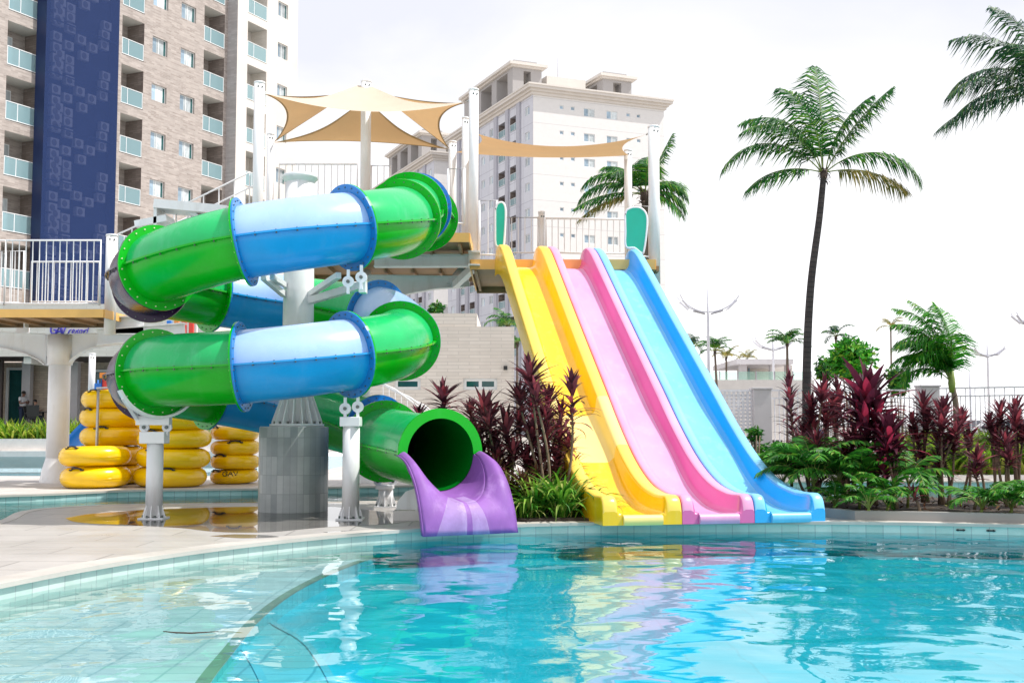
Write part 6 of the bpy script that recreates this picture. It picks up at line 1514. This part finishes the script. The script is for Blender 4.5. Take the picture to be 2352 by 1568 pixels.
t_ = thing('utility_pole', 'thin grey pole behind the right fence beside the areca palm', 'pole', (xat(2228, 60), 60, 0)); MB().cyl((xat(2228, 60), 60, 0), (xat(2228, 60), 60, at(0, 846, 60).z), .07, .05, 8).build('pole', 'lamp', t_)
# parked cars beyond the fence
def car(px, Y, rz, paint, label):
    t_ = thing('parked_car', label, 'car', (0, 0, 0), 'cars parked beyond the fence'); WL[t_] = Vector(); b = MB()
    prof = [(-2.05, .35), (-2.08, .7), (-1.95, .92), (-1.2, 1.0), (-.55, 1.40), (.75, 1.44), (1.55, 1.02), (2.0, .92), (2.1, .6), (2.05, .33)]
    n = len(prof); vs = []
    for s, k in ((-.82, 1), (-.86, 0), (.86, 0), (.82, 1)):
        for x, z in prof: vs.append((x, s*(.86 if z > 1.1 else 1.0), z))
    for r_ in range(3): b.add(vs, [(r_*n+i, r_*n+(i+1) % n, (r_+1)*n+(i+1) % n, (r_+1)*n+i) for i in range(n)], 0, False)
    b.add(vs, [tuple(range(n)), tuple(reversed(range(3*n, 4*n)))]); b.build('body', paint, t_, bevel=.04)
    w = MB()
    for s in (-1, 1): w.add([(-.98, s*.835, 1.03), (.0, s*.835, 1.03), (.0, s*.75, 1.37), (-.5, s*.75, 1.36)], [(0, 1, 2, 3)]); w.add([(.08, s*.835, 1.03), (1.3, s*.835, 1.03), (.72, s*.75, 1.38), (.08, s*.75, 1.38)], [(0, 1, 2, 3)])
    w.add([(-1.16, -.66, 1.04), (-1.16, .66, 1.04), (-.62, .6, 1.39), (-.62, -.6, 1.39)], [(0, 1, 2, 3)]); w.build('windows', 'car_glass', t_)
    for x in (-1.3, 1.3):
        for s in (-.8, .8): MB().cyl((x, s-.1, .32), (x, s+.1, .32), .32, .32, 16).build('wheel', 'black', t_)
    for s in (-.6, .6): MB().box(-2.12, -2.04, s-.16, s+.16, .62, .76).build('headlight', 'frame', t_)
    t_.location = (xat(px, Y), Y, 0); t_.rotation_euler = (0, 0, R(rz))
car(2262, 50, 15, 'car_white', 'white parked car behind the right fence, left of the blue one')
car(2310, 54, 80, 'car_blue', 'dark blue parked car behind the right fence')
car(1808, 74, 20, 'car_blue', 'dark blue car parked behind the fence left of the tall palm trunk')
struct(MB().quad((8, 44, .004), (60, 44, .004), (60, 60, .004), (8, 60, .004)).build('road', 'asphalt'))
# small fittings
for px, py, lb_ in ((2210, 1214, 'left dark oval inlet on the pool wall'), (2250, 1216, 'right dark oval inlet on the pool wall')):
    best = min(range(len(E_)-1), key=lambda i: abs(E_[i][0]-xat(px, E_[i][1]))); p = Vector((*E_[best], -.075)); q = Vector((*E_[best+1], -.075)); d = (q-p).normalized(); nn = Vector((d.y, -d.x, 0))
    mb = MB(); mb.obox(p+nn*.008, d, nn, Vector((0, 0, 1)), .05, .012, .008); mb.cyl(p-d*.03, p-d*.03+nn*.02, .014, .012, 10); mb.cyl(p+d*.03, p+d*.03+nn*.02, .014, .012, 10); o = mb.build('wall_inlet', 'black', org=p, bevel=.004); tag(o, lb_, 'pool inlet', 'dark inlets on the pool wall')
tw_ = MB(); tw_.tube([gr(a, b, -.110) for a, b in ((375, 1449), (405, 1452), (440, 1453), (472, 1451), (502, 1449))], [.003, .005, .005, .004, .002], 6)
tag(tw_.build('twig', 'twig', org=gr(440, 1453, -.11)), 'thin brown twig floating on the shallow water', 'twig')

# ------------------------------------------------------------------ camera, light, sky
cam = bpy.data.cameras.new('camera'); cam.sensor_width = 36; cam.lens = 36*F/2352; cam.clip_end = 9000; cam.clip_start = .05
co = bpy.data.objects.new('camera', cam); COL.objects.link(co); co.location = (0, 0, H); co.rotation_euler = (R(90)+TH, 0, 0); sc.camera = co
SUN_EL, SUN_AZ = 57, math.atan2(.97, -.10)     # azimuth measured from +Y towards +X
sd_ = Vector((math.sin(SUN_AZ)*math.cos(R(SUN_EL)), math.cos(SUN_AZ)*math.cos(R(SUN_EL)), math.sin(R(SUN_EL))))
sun = bpy.data.lights.new('sun', 'SUN'); sun.energy = 5.0; sun.angle = R(.6); sun.color = (1, .965, .92)
so_ = bpy.data.objects.new('sun', sun); COL.objects.link(so_); so_.rotation_euler = (-sd_).to_track_quat('-Z', 'Y').to_euler(); so_.location = (20, -10, 30)
w = bpy.data.worlds.new('World'); sc.world = w; w.use_nodes = True; nt = w.node_tree; nt.nodes.clear()
sky = nt.nodes.new('ShaderNodeTexSky'); sky.sky_type = 'NISHITA'; sky.sun_disc = False; sky.sun_elevation = R(SUN_EL); sky.sun_rotation = SUN_AZ; sky.air_density = 1.2; sky.dust_density = 2.5
tc = nt.nodes.new('ShaderNodeTexCoord'); mp = nt.nodes.new('ShaderNodeMapping'); mp.inputs['Scale'].default_value = (1.0, 1.0, 2.4); mp.inputs['Location'].default_value = (.35, .2, .1)
nt.links.new(tc.outputs['Generated'], mp.inputs['Vector'])
n1 = nd(nt, 'ShaderNodeTexNoise', Scale=2.6, Detail=8.0, Roughness=.52, Distortion=.4); nt.links.new(mp.outputs[0], n1.inputs['Vector'])
sx = nt.nodes.new('ShaderNodeSeparateXYZ'); nt.links.new(tc.outputs['Generated'], sx.inputs[0])
# thin high veil and thicker cumulus, thicker and brighter towards the hazy horizon
el = nd(nt, 'ShaderNodeMapRange'); el.inputs['From Min'].default_value = .05; el.inputs['From Max'].default_value = .36; el.inputs['To Min'].default_value = .30; el.inputs['To Max'].default_value = -.08
nt.links.new(sx.outputs['Z'], el.inputs['Value'])
ad = nd(nt, 'ShaderNodeMath', operation='ADD'); nt.links.new(n1.outputs['Fac'], ad.inputs[0]); nt.links.new(el.outputs['Result'], ad.inputs[1])
rp = ramp(nt, [(.40, (0, 0, 0)), (.56, (.75, .75, .75)), (.80, (1, 1, 1))]); nt.links.new(ad.outputs[0], rp.inputs['Fac'])
veil = nd(nt, 'ShaderNodeMix', data_type='RGBA'); veil.inputs['Factor'].default_value = .94; veil.inputs['B'].default_value = (9.4, 9.55, 10.6, 1); nt.links.new(sky.outputs[0], veil.inputs['A'])
mx = nd(nt, 'ShaderNodeMix', data_type='RGBA'); mx.inputs['B'].default_value = (10.6, 10.6, 10.8, 1)
nt.links.new(rp.outputs['Color'], mx.inputs['Factor']); nt.links.new(veil.outputs['Result'], mx.inputs['A'])
hz = nd(nt, 'ShaderNodeMapRange', interpolation_type='SMOOTHSTEP'); hz.inputs['From Min'].default_value = .02; hz.inputs['From Max'].default_value = .30; hz.inputs['To Min'].default_value = 1.45; hz.inputs['To Max'].default_value = 1.0
nt.links.new(sx.outputs['Z'], hz.inputs['Value'])
m3 = nd(nt, 'ShaderNodeVectorMath', operation='SCALE'); nt.links.new(mx.outputs['Result'], m3.inputs[0]); nt.links.new(hz.outputs['Result'], m3.inputs['Scale'])
bg = nd(nt, 'ShaderNodeBackground', Strength=.1); nt.links.new(m3.outputs[0], bg.inputs['Color'])
out = nt.nodes.new('ShaderNodeOutputWorld'); nt.links.new(bg.outputs[0], out.inputs[0])
sc.view_settings.view_transform = 'Standard'; sc.view_settings.look = 'None'; sc.view_settings.exposure = 0; sc.view_settings.gamma = 1
sc.render.engine = 'CYCLES'; sc.cycles.max_bounces = 8; sc.cycles.transparent_max_bounces = 12; sc.cycles.diffuse_bounces = 3; sc.cycles.glossy_bounces = 4
sc.cycles.caustics_reflective = False; sc.cycles.caustics_refractive = False; sc.cycles.sample_clamp_indirect = 6; sc.cycles.use_denoising = True
bpy.context.view_layer.update()
